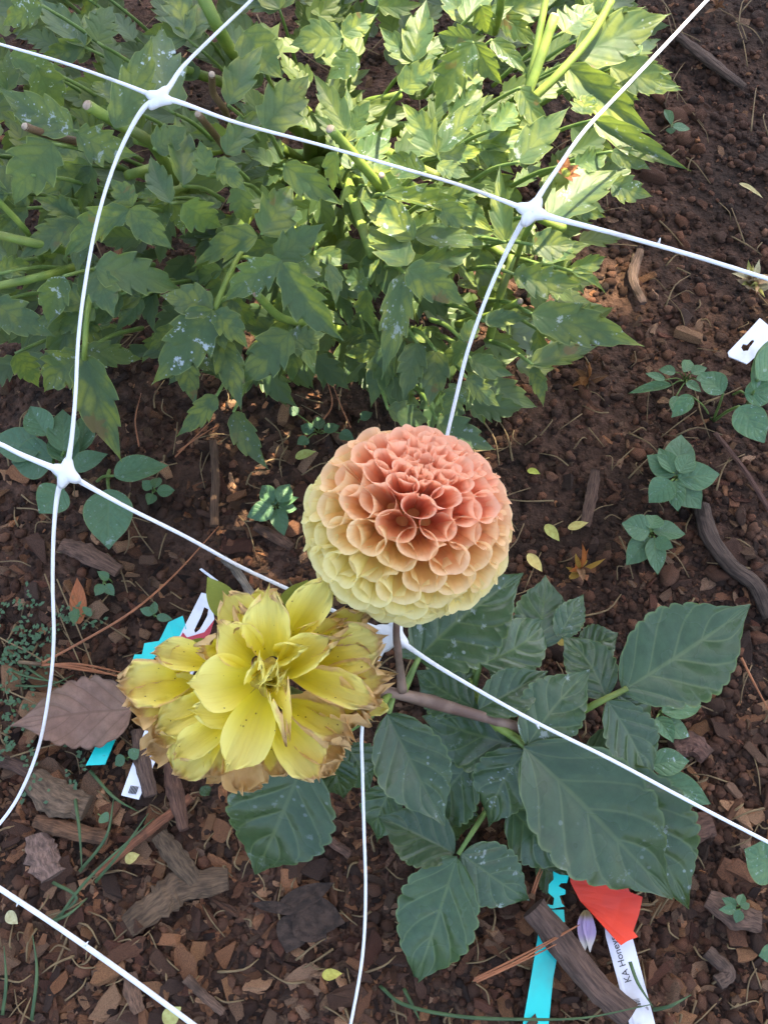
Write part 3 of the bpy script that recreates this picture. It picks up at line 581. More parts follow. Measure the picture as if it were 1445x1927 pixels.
weed('low weed rosette above the crooked dark stick', (1222, 1005), [(1222, 1000, 1170, 985, 26), (1228, 1000, 1292, 1000, 22), (1222, 1012, 1180, 1062, 24), (1230, 1012, 1240, 1078, 20), (1222, 995, 1235, 965, 20), (1232, 1015, 1265, 1030, 14), (1225, 1000, 1215, 965, 18)], .012)
weed('broad pale-leaved weed beside the white slotted tag', (1342, 790), [(1360, 740, 1318, 700, 26, .02), (1390, 765, 1440, 830, 34, .02), (1418, 735, 1472, 625, 30, .03), (1425, 715, 1490, 640, 30, .035), (1400, 740, 1460, 740, 26, .02), (1300, 745, 1265, 785, 16)], .018, col=(.45, .3, .75, 1))
weed('tiny branching seedlings on the reddish clods', (1290, 715), [(1270, 700, 1240, 695, 10), (1285, 700, 1300, 672, 12), (1300, 702, 1330, 690, 12), (1262, 725, 1185, 735, 10), (1290, 720, 1320, 735, 11), (1272, 745, 1272, 782, 14), (1250, 715, 1215, 700, 9), (1310, 715, 1340, 705, 9)], .012, col=(.35, .2, .6, 1))
weed('lone two-leaved seedling on bare sunny soil', (1262, 235), [(1262, 235, 1250, 200, 8), (1265, 238, 1300, 240, 10), (1262, 240, 1262, 252, 9)], .010)
weed('broad-leaved weed at the edge of the bush under the netting knot', (110, 900), [(100, 860, 20, 870, 40, .02), (90, 820, 55, 760, 28, .03), (120, 850, 118, 765, 30, .03), (135, 870, 105, 800, 30, .025), (215, 895, 315, 868, 30, .025), (205, 920, 205, 1030, 46, .02), (120, 920, 75, 965, 34, .02), (75, 850, -20, 820, 34, .02), (150, 850, 165, 770, 22, .02), (140, 885, 200, 850, 22, .03)], .02, col=(.08, .25, .42, 1))
weed('small seedlings behind the left netting knot', (290, 925), [(285, 920, 268, 905, 11), (292, 918, 300, 895, 11), (296, 925, 330, 922, 12), (288, 930, 280, 948, 11), (205, 1090, 185, 1075, 9), (195, 1100, 180, 1120, 11), (200, 1100, 215, 1120, 10)], .008)
weed('tiny blue-green seedling near the bark slab', (1388, 1708), [(1385, 1705, 1358, 1690, 10), (1390, 1703, 1398, 1680, 9), (1385, 1712, 1352, 1712, 9), (1390, 1712, 1385, 1738, 10), (1394, 1708, 1410, 1700, 8)], .008)
weed('yellow-edged leaf entering at the right edge', (1470, 1640), [(1465, 1640, 1402, 1600, 46, .01), (1462, 1790, 1428, 1800, 18)], .02, col=(.7, .2, .55, 1), stems=False)
weed('light green weed leaves right of the dahlia', (1240, 1340), [(1245, 1340, 1322, 1322, 26), (1250, 1360, 1300, 1385, 20), (1235, 1350, 1268, 1395, 18), (1225, 1440, 1298, 1430, 26), (1235, 1460, 1340, 1515, 30), (1232, 1470, 1262, 1495, 18), (1250, 1330, 1285, 1300, 16)], .014, col=(.25, .5, .62, 1))
weed('small seedlings by the white tag slot', (290, 1160), [(290, 1155, 262, 1145, 9), (292, 1155, 290, 1130, 9), (295, 1160, 325, 1165, 8), (150, 1160, 130, 1155, 14), (160, 1155, 172, 1145, 12)], .008)
weed('seedling leaves below the wilted flower', (240, 1430), [(235, 1425, 215, 1440, 12), (244, 1425, 262, 1410, 12), (190, 1535, 205, 1545, 12)], .012)
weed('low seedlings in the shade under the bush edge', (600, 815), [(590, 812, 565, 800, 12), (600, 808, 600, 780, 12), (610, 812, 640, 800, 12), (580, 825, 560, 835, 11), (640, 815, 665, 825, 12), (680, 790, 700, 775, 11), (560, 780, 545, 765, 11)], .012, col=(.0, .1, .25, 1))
# creeping fine-leaved herb, left edge
t = tag(empty('creeping_herb', G(40, 1210)), 'fine-leaved creeping herb spreading at the left edge', 'herb')
V, U, Fc = [], [], []
for k in range(60):
    cx, cy = R.choice(((50, 1190), (20, 1240), (70, 1170), (20, 1330), (40, 1450)))
    px, py = R.gauss(cx, 45), R.gauss(cy, 34); a = R.uniform(0, 6.3)
    for q in range(9):
        x, y = px+math.cos(a)*q*5, py+math.sin(a)*q*5; p = G(x, y, .004+R.uniform(0, .008)); d = Vector((R.gauss(0, 1), R.gauss(0, 1), .3)).normalized()*R.uniform(.0016, .0034); e = d.cross(Vector((0, 0, 1))).normalized()*.0009
        b = len(V); V += [p, p+d*.5+e, p+d, p+d*.5-e]; U += [(0, .5), (.5, 1), (1, .5), (.5, 0)]; Fc.append((b, b+1, b+2, b+3))
tag(link('foliage', mesh('foliage', V, Fc, U), M['weed'], t, color=(.1, .1, .3, 1)), kind='stuff')
def grass(label, specs, w=3.2, h=.008, name='grass_tuft'):
    t = tag(empty(name, G(*specs[0][0])), label, 'grass')
    for pts in specs:
        pp = [G(x, y, h+(k[0] if k else 0)) for x, y, *k in pts]; tube('blade', pp, [w/3700, w*.9/3700, w*.25/3700], M['grass'], t, sides=5, n=5, flat=.3)
grass('green grass blades sprawling over bark by the orange strip', [[(105, 1735), (170, 1650, .012), (290, 1540, .015)], [(180, 1660), (230, 1600, .012), (280, 1530, .01)], [(100, 1660), (145, 1690, .008), (100, 1730)], [(140, 1490), (150, 1560, .01), (155, 1640, .004)], [(170, 1450), (215, 1500, .012), (262, 1528, .006)], [(150, 1640), (200, 1575, .012), (215, 1500, .01)], [(95, 1735), (130, 1720, .006), (165, 1690, .004)], [(60, 1920), (70, 1830, .006), (62, 1760)], [(5, 1910), (12, 1850, .006), (8, 1780)]])
grass('grass blades in the dim gap at the back of the bush', [[(150, 110), (145, 85, .02), (155, 55, .03)], [(160, 112), (165, 80, .02), (175, 62, .02)], [(140, 112), (130, 90, .02), (118, 70, .03)]], 2.2, .02)
grass('thin green vine stem trailing beneath the tags', [[(715, 1855), (760, 1890, .008), (860, 1912, .015), (980, 1918, .018), (1100, 1915, .020), (1225, 1890, .018)], [(1185, 1810, .018), (1200, 1850, .02), (1228, 1895, .016)], [(1228, 1900, .006), (1260, 1893, .012), (1300, 1872, .012)], [(760, 1860), (775, 1890, .004), (790, 1920)]], 3.4, .004, 'vine_stem')
grass('green grass shoots under the left side of the wilted flower', [[(20, 1260), (60, 1275, .006), (150, 1290, .004)], [(30, 1290), (90, 1290, .006), (140, 1270, .004)], [(45, 1252), (80, 1275, .004), (120, 1300)]], 2.6, .008)

# slotted white tag by the pale weed
t = tagroot(1410, 640, 'white plant tag with keyhole slot beside the pale weed')
sheet('tag_blade', [(1370, 672), (1368, 664), (1408, 622), (1428, 600), (1462, 628), (1440, 655), (1404, 686)], M['white'], .0007, .014, [[(1393, 655), (1397, 648), (1404, 650), (1414, 640), (1418, 643), (1409, 655), (1406, 661), (1397, 662)]], t, sub=0)
sheet('plastic_splinter', [(376, 1072), (380, 1070), (411, 1093), (408, 1097)], M['white'], .0006, .010, (), None, sub=0)
tag(bpy.data.objects['plastic_splinter'], 'thin white plastic splinter near pale grey twig', 'splinter')

# dry fallen flowers
def spent(label, c, n, rad, h, col, name='spent_flower'):
    r0 = G(*c, h*.5); t = tag(empty(name, r0), label, 'dry flower')
    for k in range(n):
        a = 6.283*k/n+R.uniform(-.3, .3); d = Vector((math.cos(a)*R.uniform(.3, 1), math.sin(a)*R.uniform(.3, 1), R.uniform(-.1, 1.0))); me = R.choice(WEED); kk = me.name+'dryf'
        if kk not in CACHE: q = me.copy(); q.materials.clear(); q.materials.append(M['dryflower']); q['hw'] = me['hw']; CACHE[kk] = q
        p = r0+Vector((0, 0, R.uniform(0, h))); link('petal', CACHE[kk], None, t, frame(p, p+d*rad*R.uniform(.6, 1.1), Vector((R.gauss(0, 1), R.gauss(0, 1), 1)), rad*R.uniform(.10, .2), me), tuple(R.choice(col)))
spent('spent brown and yellow flower head fallen on dark soil', (1088, 1078), 16, .012, .006, [(1, 1, 1, 1), (1.5, .9, .4, 1), (.6, .5, .5, 1), (1.6, 1.7, .6, 1)])
spent('dried pale yellow flower by the right netting cord', (1410, 545), 26, .017, .010, [(2.2, 3.5, 4.4, 1), (1.6, 2.1, 2.6, 1), (1.9, 3.4, 2.2, 1), (2.0, 3.3, 4.0, 1)])
spent('shaggy fibrous dead stump beside the bush', (1100, 720), 16, .014, .006, [(.7, .6, .45, 1), (.35, .3, .3, 1), (1, .75, .4, 1)], 'dead_stump')
spent('shrivelled brown flower remnant at the far corner', (1345, 20), 10, .010, .006, [(1, .9, .9, 1), (.7, .6, .6, 1)])

# ================================================================== BACK DAHLIA BUSH
bush = tag(empty('dahlia_plant', G(610, 330)), 'leafy green dahlia bush with cut stems, half in sunlight', 'plant')
ROOT = G(610, 330, -.005)
BM = {}
for me in BUSH: me.materials.append(M['bush'])
# base x, base y, tip x, tip y, half width (pixels), depth offset, spots
HAND = [(245,395,108,485,38),(245,393,328,470,32),(250,388,205,335,28),(322,382,283,290,27),(345,383,425,435,38),(345,350,330,210,30),(408,300,465,358,25),(390,330,375,262,25),(430,198,498,82,35),(495,240,588,130,48),
(425,290,510,188,30),(138,245,-5,165,40),(145,250,258,293,40),(290,280,355,237,33),(100,270,25,390,55),(322,210,305,5,45,0,1),(215,240,290,60,40,0,1),(70,125,125,215,40,0,1),(20,105,125,130,25,0,.6),(185,80,215,0,35),
(80,10,0,50,30,0,1),(450,345,468,430,28),(492,440,560,335,45),(485,445,345,490,40),(520,490,612,420,35),(632,285,620,368,22,-.015),(650,245,590,132,27,-.01),(665,245,698,188,20),(645,70,545,85,40),(645,65,710,22,25),
(670,100,615,150,30),(535,310,645,388,32),(460,60,535,150,45),(820,292,752,190,34),(825,285,920,175,30),(822,295,920,280,22),(800,325,725,290,30),(822,310,885,330,22),(722,365,900,388,24,-.012),(778,445,924,460,30),
(780,450,668,362,35),(817,385,900,425,25),(950,455,932,310,25),(890,80,818,212,38,-.01),(893,80,945,165,25,-.01),(890,75,815,65,25),(925,75,1000,145,18,-.01),(1085,108,1262,25,50,0,.4),(1108,62,1215,12,22),(1065,125,1232,255,38,-.01),
(1117,225,1300,322,26,-.005,.5),(1147,125,1285,160,40,.02,.3),(978,165,1032,255,25),(975,305,1072,200,36,.01,.5),(925,245,975,185,28),(1030,410,1175,320,55,.005,.3),(1000,460,1087,455,35,.01),(1080,310,1150,285,30,.01),(1150,345,1228,368,30,.01,.8),(1150,285,1225,320,22,.01),
(755,170,820,105,30),(905,10,925,75,25),(1060,60,1115,0,48,.01,.4),(1095,215,1115,165,30,.01),(180,505,360,545,44,-.005),(178,510,215,600,36),(120,520,85,615,32),(-10,570,100,632,38),(0,515,70,485,25),(160,660,275,678,27),
(158,665,78,740,45),(160,668,230,870,45,-.005),(402,580,300,550,38),(400,582,285,725,50,-.003,1),(405,585,472,650,30),(408,600,425,660,26,.005),(415,640,455,775,30,0,.5),(440,775,500,885,28,.01,.4),(408,745,332,822,25,.01),(530,490,420,568,38,-.004),
(532,495,643,645,42,-.006),(545,625,448,725,42,-.006),(540,640,615,625,28,.005,.5),(30,665,75,730,28,.01),(620,497,632,575,18),(690,545,640,508,25),(690,545,700,625,25),(762,515,718,715,34,-.004,.5),(765,505,880,577,38,-.006),(765,500,690,410,40),
(765,500,900,470,30,.004),(965,515,1095,535,36,.005,.3),(1000,590,1212,652,42,0,.6),(1000,685,1127,650,30,.01),(1002,690,1022,765,18,.015),(885,675,967,707,25),(877,710,945,765,25,.01),(865,725,830,785,28,.01),(785,645,758,755,30,.01),(820,660,805,770,32,.012),
(730,770,815,790,30,.02),(822,790,935,845,40,.02,.4),(910,605,1000,597,20),(1075,510,1160,545,16,.015),(1072,505,1155,482,20,.015),(880,650,820,690,25),(870,640,905,600,20),(560,520,610,470,30),(30,180,90,240,34,.01,.8),(60,330,10,300,30,.01)]
def bcol(x, y, sp=0.):
    yel = R.uniform(.15, .9)
    return (yel, sp if sp else (R.uniform(.2, .7) if R.random() < .25 else 0.), R.uniform(.36, .58), 1)
def bdepth(x, y): return min(.425+.075*max(0, (260-y)/260)+.045*max(0, (y-480)/350)+.03*max(0, (x-1000)/250), gdepth(y)-.03)
groups = []
for L in HAND:
    for g in groups:
        if math.hypot(g[0]-L[0], g[1]-L[1]) < 26: g[2].append(L); break
    else: groups.append([L[0], L[1], [L]])
nleaf = 0
def bush_leaf(gx, gy, d0, leaflets, spotfn=None):
    global nleaf
    pb = P(gx, gy, d0); mid = (pb+ROOT)/2+Vector((0, 0, .03)); start = pb+(mid-pb).normalized()*min(.04, (mid-pb).length)+Vector((0, 0, -.022))
    lf = tube('leaf', [start, (start+pb)/2+Vector((0, 0, .003)), pb], [.0012, .0010, .0007], M['petiole'], bush, sides=6, n=4, color=(.3, 0, .5, 1))
    o0 = start
    for L in leaflets:
        do = L[5] if len(L) > 5 else 0; sp = L[6] if len(L) > 6 else 0; q = P(L[0], L[1], d0+do+R.uniform(-.002, .002)); tp = P(L[2], L[3], d0+do+R.uniform(-.006, .022))
        me = R.choice(BUSH); o = bpy.data.objects.new('leaflet', me); COL.objects.link(o); o.color = bcol((L[0]+L[2])/2, (L[1]+L[3])/2, sp)
        m = frame(q, tp, hint_at(q, .34, .8, .3), L[4]*1.0/F*d0, me); o.parent = lf; o.matrix_basis = m
        o.matrix_parent_inverse = (Matrix.Translation(o0)).inverted(); nleaf += 1
for gx, gy, LL in groups: bush_leaf(gx, gy, bdepth(gx, gy)+R.uniform(-.006, .008), LL)
BPOLY = [(-60, -60), (1200, -60), (1210, 60), (1120, 200), (1130, 400), (1060, 620), (960, 720), (880, 770), (720, 720), (640, 690), (560, 690), (450, 700), (300, 660), (120, 700), (-60, 680)]
k = 0
while k < 66:
    x, y = R.uniform(-60, 1200), R.uniform(-60, 780)
    if not inpoly(x, y, BPOLY): continue
    a = math.atan2(y-330, x-610)+R.uniform(-.9, .9); d0 = min(bdepth(x, y)+R.uniform(.022, .06), gdepth(y)-.015); s = R.uniform(.8, 1.15); LL = []
    for da, l, hw in ((0, 120, 30), (R.uniform(.8, 1.1), 90, 23), (-R.uniform(.8, 1.1), 90, 23)):
        LL.append((x, y, x+math.cos(a+da)*l*s, y+math.sin(a+da)*l*s, hw*s))
    bush_leaf(x, y, d0, LL); k += 1
# deep interior foliage
V, U, Fc = [], [], []
src = []
for me in BUSH[:6]:
    v = np.array([q.co for q in me.vertices]); f = [tuple(p.vertices) for p in me.polygons]; uvl = np.zeros((len(v), 2)); 
    for lp in me.loops: uvl[lp.vertex_index] = me.uv_layers[0].data[lp.index].uv
    src.append((v, f, uvl))
base = 0; k = 0
while k < 700:
    x, y = R.uniform(-90, 1240), R.uniform(-120, 780)
    if not (inpoly(x, y, BPOLY) or y < -60): continue
    d0 = bdepth(x, y)+R.uniform(.055, .13); d0 = min(d0, gdepth(y)-.008); b = P(x, y, d0); a = math.atan2(y-330, x-610)+R.uniform(-1.2, 1.2); l = R.uniform(60, 110); tp = P(x+math.cos(a)*l, y+math.sin(a)*l, d0+R.uniform(-.005, .012))
    i = R.randrange(6); v, f, uvl = src[i]; m = np.array(frame(b, tp, hint_at(b, .6, .5, .5), l*.3/F*d0, BUSH[i])); V.append(v @ m[:3, :3].T+m[:3, 3]); U.append(uvl); Fc += [tuple(q+base for q in t_) for t_ in f]; base += len(v); k += 1
o = link('inner_foliage', mesh('inner_foliage', np.vstack(V), Fc, np.vstack(U)), M['bush'], bush, color=(.5, .25, .36, 1)); tag(o, kind='stuff')
# stems
def bstem(pts, rpx, mat='stem', cut=False, n=6):
    q = [P(x, y, d) for x, y, d in pts]; r = rpx/F*pts[-1][2]
    s = tube('stem', q, [r*1.1, r, r*.95], M[mat], bush, sides=10, n=n, jit=.02)
    if cut:
        e = q[-1]; dr = (q[-1]-q[-2]).normalized(); o = tube('cut_end', [e-dr*.0005, e+dr*.0009], [r*.95, r*.72], M['pith'], s, sides=10, n=2, jit=.08)
        o.matrix_parent_inverse = Matrix.Translation(q[0]).inverted()
    return s
bstem([(880, 400, .56), (935, 300, .50), (985, 195, .47), (1043, 30, .46)], 10, cut=True)
bstem([(985, 200, .475), (1005, 110, .465), (1030, -20, .46)], 7)
bstem([(980, 205, .475), (1050, 140, .47), (1110, 70, .47), (1150, 0, .47)], 8)
bstem([(330, 340, .50), (285, 270, .45), (225, 235, .435), (165, 198, .42)], 11, cut=True)
bstem([(285, 270, .451), (255, 262, .445)], 9)
bstem([(200, 290, .47), (150, 268, .44), (95, 255, .43), (48, 238, .42)], 8, 'cut', True)
bstem([(430, 230, .47), (422, 205, .45), (402, 175, .44), (399, 140, .425)], 7, 'cut', True)
bstem([(430, 290, .47), (408, 258, .45), (373, 215, .43)], 7, 'cut', True)
bstem([(760, 400, .50), (710, 345, .45), (665, 290, .43), (622, 243, .415)], 10, cut=True)
bstem([(760, 430, .48), (735, 370, .44), (718, 330, .42)], 7, cut=True)
bstem([(480, 120, .56), (440, 100, .52), (410, 50, .49), (375, -20, .48)], 13)
bstem([(160, 480, .50), (95, 465, .455), (-20, 438, .44)], 9)
bstem([(80, 490, .48), (50, 435, .45), (-10, 370, .43)], 6)
bstem([(150, 500, .48), (80, 520, .45), (-10, 540, .45)], 8)
bstem([(640, 620, .49), (570, 608, .455), (525, 595, .44), (483, 553, .425)], 8, 'stem', True)
bstem([(930, 60, .53), (940, 20, .50), (945, -30, .48)], 8)
bstem([(960, 520, .50), (985, 450, .44), (1015, 390, .415), (1042, 335, .405)], 6)
bstem([(920, 640, .50), (940, 560, .47), (965, 480, .46)], 8)
bstem([(400, 640, .47), (402, 590, .44), (440, 500, .45), (470, 450, .47)], 5)
bstem([(162, 720, .49), (160, 660, .445), (170, 560, .45), (200, 480, .47)], 5)
bstem([(860, 610, .50), (930, 590, .47), (978, 567, .45)], 7, cut=True)
for tx, ty, d in ((240, 330, .47), (420, 480, .49), (700, 480, .47), (820, 330, .47), (950, 480, .48), (1030, 250, .50), (650, 90, .54), (320, 120, .54), (120, 470, .50), (840, 560, .49), (530, 560, .49), (1060, 430, .49), (540, 200, .5), (750, 180, .52)):
    e = P(tx, ty, d); tube('stem', [ROOT+Vector((R.uniform(-.03, .03), R.uniform(-.03, .03), 0)), (ROOT*.6+e*.4)+Vector((0, 0, .025)), e], [.0048, .0038, .0022], M['stem'], bush, sides=8, n=6)
# withered bud on the bush
bd = P(1062, 330, .405); hd = tube('withered_bud', [P(1045, 345, .408), P(1055, 335, .405), P(1066, 322, .402)], [.0022, .0032, .0018], M['sepal'], bush, sides=8, n=3)
for k in range(13):
    a = 6.283*k/13; ax = (P(1066, 318, .40)-P(1045, 345, .408)).normalized(); e1 = ax.cross(Vector((0, 0, 1))).normalized(); e2 = ax.cross(e1); me = WEED[k % 5]
    kk = me.name+('dryf' if k % 2 else 'sep')
    if kk not in CACHE: q = me.copy(); q.materials.clear(); q.materials.append(M['dryflower' if k % 2 else 'sepal']); q['hw'] = me['hw']; CACHE[kk] = q
    d = (e1*math.cos(a)+e2*math.sin(a)); o = bpy.data.objects.new('petal' if k % 2 else 'sepal', CACHE[kk]); COL.objects.link(o); o.parent = hd; o.color = (1.3, 1.0, .8, 1)
    b = P(1060, 330, .404); sg = 1 if k % 2 else -1; o.matrix_basis = frame(b, b+(d*.8+ax*sg*.7)*.0065, ax, .0016, me); o.matrix_parent_inverse = Matrix.Translation(P(1045, 345, .408)).inverted()

# ================================================================== FRONT DAHLIA (flowers + large leaves)
plant = tag(empty('dahlia_plant', G(1000, 1400)), 'dahlia plant with large dark leaves, a coral ball flower and a wilted yellow flower', 'plant')
for me in HERO: me.materials.append(M['hero'])
PB = G(1015, 1395, -.004)
def pst(pts, r, mat, name='stem'): return tube(name, [P(*q) for q in pts], [v/F*pts[0][2] for v in r], M[mat], plant, sides=12, n=8, jit=.05)
pst([(600, 1285, .40), (735, 1303, .425), (850, 1332, .44), (985, 1373, .455), (1015, 1395, .49)], [11, 12, 11, 15, 11, 12, 16, 13], 'purple')
pst([(758, 985, .37), (746, 1175, .405), (750, 1230, .415), (757, 1300, .425)], [9, 7, 8, 8, 11], 'purple')
pst([(505, 1280, .375), (600, 1320, .39), (700, 1335, .41), (735, 1303, .425)], [8, 8, 8], 'stem')
pst([(1010, 1420, .47), (965, 1385, .45), (925, 1355, .45), (880, 1280, .46)], [9, 8, 7], 'stem')
pst([(1015, 1400, .48), (1060, 1360, .46), (1110, 1330, .45), (1180, 1295, .445)], [8, 7, 5], 'stem')
pst([(760, 1300, .427), (775, 1265, .43), (790, 1235, .432)], [7, 6, 5], 'stem')
# leaf groups: node (x, y, d), leaflets (bx,by,tx,ty,hw,doff_base,doff_tip,variant)
def hero(node, frm, leaflets):
    n0, f0 = P(*node), P(*frm); lf = tube('leaf', [f0, (f0+n0)/2+Vector((0, 0, .002)), n0], [.0014, .0012, .0010], M['petiole'], plant, sides=7, n=5)
    for L in leaflets:
        bx, by, tx, ty, hw, d0, d1 = L[:7]; q, tp = P(bx, by, d0), P(tx, ty, d1); me = HERO[L[7]] if len(L) > 7 else R.choice(HERO)
        hn = (CAMP-q).normalized()*.55+Vector((0, 0, .6))+Vector((R.uniform(-.22, .22), R.uniform(-.22, .22), 0))
        o = bpy.data.objects.new('leaflet', me); COL.objects.link(o); o.parent = lf; o.color = (R.uniform(0, .35), R.choice((0, .0, .15, .3)), R.uniform(.32, .70), 1)
        o.matrix_basis = frame(q, tp, hn, hw/F*d0, me); o.matrix_parent_inverse = Matrix.Translation(f0).inverted()
hero((988, 1408, .445), (945, 1375, .452), [(985, 1405, 1288, 1722, 118, .442, .435, 0), (990, 1412, 905, 1562, 62, .446, .452, 1), (990, 1405, 1108, 1258, 64, .444, .446, 2), (985, 1405, 790, 1350, 72, .455, .462, 3)])
hero((1150, 1440, .458), (1015, 1410, .47), [(1140, 1440, 1302, 1735, 95, .456, .452, 4), (960, 1520, 1075, 1640, 62, .462, .468, 5)])
hero((732, 1345, .425), (740, 1310, .427), [(728, 1343, 838, 1557, 72, .424, .420, 6)])
hero((1145, 1312, .45), (1110, 1332, .452), [(1170, 1300, 1418, 1142, 98, .447, .440, 7), (1140, 1312, 1062, 1188, 50, .452, .456, 1), (1142, 1318, 1235, 1485, 58, .452, .456, 2), (1160, 1305, 1240, 1370, 40, .458, .462, 3)])
hero((862, 1608, .452), (915, 1525, .462), [(860, 1612, 762, 1872, 82, .450, .448, 3), (868, 1606, 1000, 1705, 64, .452, .456, 5), (855, 1606, 712, 1535, 58, .454, .458, 6)])
hero((590, 1425, .435), (700, 1345, .42), [(572, 1430, 462, 1668, 108, .434, .440, 0), (620, 1420, 640, 1515, 42, .442, .448, 4), (650, 1400, 700, 1490, 46, .455, .465, 2)])
hero((790, 1235, .432), (765, 1290, .428), [(785, 1240, 990, 1085, 96, .432, .428, 4), (790, 1240, 770, 1190, 34, .44, .45, 2)])
hero((905, 1245, .455), (890, 1300, .46), [(905, 1250, 1045, 1160, 58, .452, .460, 1), (1010, 1220, 1032, 1080, 56, .462, .468, 5), (1050, 1200, 1100, 1118, 30, .462, .462, 3), (1085, 1230, 1165, 1190, 40, .47, .475, 6)])
hero((905, 1345, .45), (935, 1372, .453), [(900, 1335, 1032, 1262, 46, .446, .450, 6), (890, 1330, 780, 1262, 52, .452, .46, 2)])
hero((760, 1470, .47), (880, 1420, .47), [(890, 1430, 780, 1560, 75, .462, .47, 7), (740, 1480, 695, 1590, 46, .475, .48, 1), (830, 1460, 850, 1600, 60, .468, .475, 0), (1000, 1480, 1110, 1560, 60, .47, .475, 2)])
hero((1140, 1430, .47), (1050, 1400, .475), [(1100, 1420, 1240, 1400, 48, .468, .472, 5), (1180, 1250, 1250, 1300, 40, .48, .485, 1), (1010, 1620, 1075, 1690, 38, .472, .478, 4)])
hero((900, 1180, .47), (890, 1290, .47), [(900, 1230, 960, 1120, 50, .468, .474, 1), (930, 1290, 1010, 1220, 44, .464, .47, 5), (860, 1300, 840, 1200, 46, .466, .474, 2), (1090, 1290, 1120, 1200, 38, .466, .47, 4)])
hero((830, 1400, .475), (930, 1390, .475), [(840, 1400, 720, 1420, 50, .474, .48, 7), (1060, 1490, 1000, 1600, 56, .474, .478, 0), (760, 1540, 820, 1640, 50, .48, .484, 2)])
hero((560, 1480, .47), (640, 1430, .46), [(470, 1480, 500, 1580, 36, .478, .485, 2), (380, 1480, 395, 1500, 12, .46, .462, 3)])

# ---- coral ball flower
BC = P(768, 985, .372); BR = 203/F*.372
AX = ((CAMP-BC).normalized()*.66+UP*.70+Vector((.20, 0, 0))).normalized()
e1 = AX.cross(Vector((1, .1, 0))).normalized(); e2 = AX.cross(e1)
ball = empty('ball_flower', BC); ball.parent = plant; ball.matrix_parent_inverse = Matrix.Translation(plant.location).inverted()
COL.objects.unlink(ball); bpy.data.objects.remove(ball)
bm = bmesh.new(); bmesh.ops.create_icosphere(bm, subdivisions=3, radius=BR*.50); me = bpy.data.meshes.new('ball_flower'); bm.to_mesh(me); bm.free()
ball = link('ball_flower', me, M['ballcore'], plant, Matrix.Translation(BC)); ball['label'] = 'coral and yellow ball-shaped dahlia flower head'
def floret(name, seed, openn):
    # tube: axis +Z (outward), back lip towards -Y ... length 1, mouth radius about 1 (scaled later)
    r = random.Random(seed); V, U, Fc = [], [], []; nt_, ns = 13, 21
    for i in range(nt_):
        t = i/(nt_-1)
        for j in range(ns):
            s = -1+2*j/(ns-1); th = s*math.pi*(.985-.10*openn*t**1.5)
            k = math.cos(th/2)**2                               # 1 at the back lip, 0 at the inner seam
            Ln = (.84-.10*openn)+(.16+.10*openn)*k
            notch = -.05*math.exp(-(s/.10)**2)*t**4
            rad = (.16+.84*t**.85)*(1+.10*openn*t**4*k)
            fl = .10*t**5*(.4+openn)*k
            x = math.sin(th)*rad*1.08; y = -math.cos(th)*(rad*.80)-fl-.10*openn*t*t*k
            z = t*Ln*1.0+notch-.10*t**6*k*(.5+openn); cr = .06*math.exp(-(s/.13)**2)*t*(1-.3*t)
            wv = .045*t*t*noise.noise(Vector((s*2.5, t*2, seed*5.1))); V.append((x*(1+wv), y*(1+wv)+cr*1.2, z+.05*t**3*noise.noise(Vector((s*3.1, seed*3.3, 1.7))))); U.append((t, s*.5+.5))
    for i in range(nt_-1):
        for j in range(ns-1): a = i*ns+j; Fc.append((a, a+1, a+ns+1, a+ns))
    me = mesh(name, V, Fc, U); me.materials.append(M['floret']); return me
FL = [[floret('floret', i*10+q, o) for q in range(4)] for i, o in enumerate((.05, .3, .55, .8, 1.0))]
th, k, acc = .05, 0, 0.
while th < math.radians(136):
    deg = math.degrees(th); sz = .46+.54*min(1, deg/46)                # mouth width relative
    wd = .163*sz                                                      # floret half-width in ball radii
    az = k*2.399963
    d = AX*math.cos(th)+(e1*math.cos(az)+e2*math.sin(az))*math.sin(th)
    down = (d*math.cos(th)-AX)/max(.05, math.sin(th))                 # away from the flower's apex
    lean = .02+.34*min(1, deg/110); zax = (d+down*lean*.55).normalized(); yax = -(down-zax*down.dot(zax)).normalized(); xax = yax.cross(zax)
    jx = Matrix.Rotation(R.uniform(-.14, .14), 3, 'Z') @ Matrix.Rotation(R.uniform(-.09, .09), 3, 'X') @ Matrix.Rotation(R.uniform(-.07, .07), 3, 'Y')
    m = (Matrix((xax, yax, zax)).transposed() @ jx).to_4x4(); L = BR*(.56 if deg > 25 else .42+.14*deg/25)*R.uniform(.92, 1.06); flat = 1-.26*abs(d.dot(AX))**1.3
    b = d*BR*(.50+.0*deg)*flat; m.translation = b
    op = FL[min(4, max(0, int(deg/24+R.uniform(-1.0, 1.0))))][R.randrange(4)]; o = bpy.data.objects.new('floret', op); COL.objects.link(o); o.parent = ball
    s = wd*BR*R.uniform(.95, 1.06); o.matrix_basis = m @ Matrix.Diagonal((s*1.06, s*1.0, L, 1))
    kk = 1-(deg-36)/50+.10*R.uniform(-1, 1)+.22*d.x; kk = max(0, min(1, kk)); o.color = (kk, R.random(), 0, 1)
    acc = (wd*1.72)**2/(2*math.pi*max(.06, math.sin(th)))*.92; th += acc; k += 1
print('florets', k)

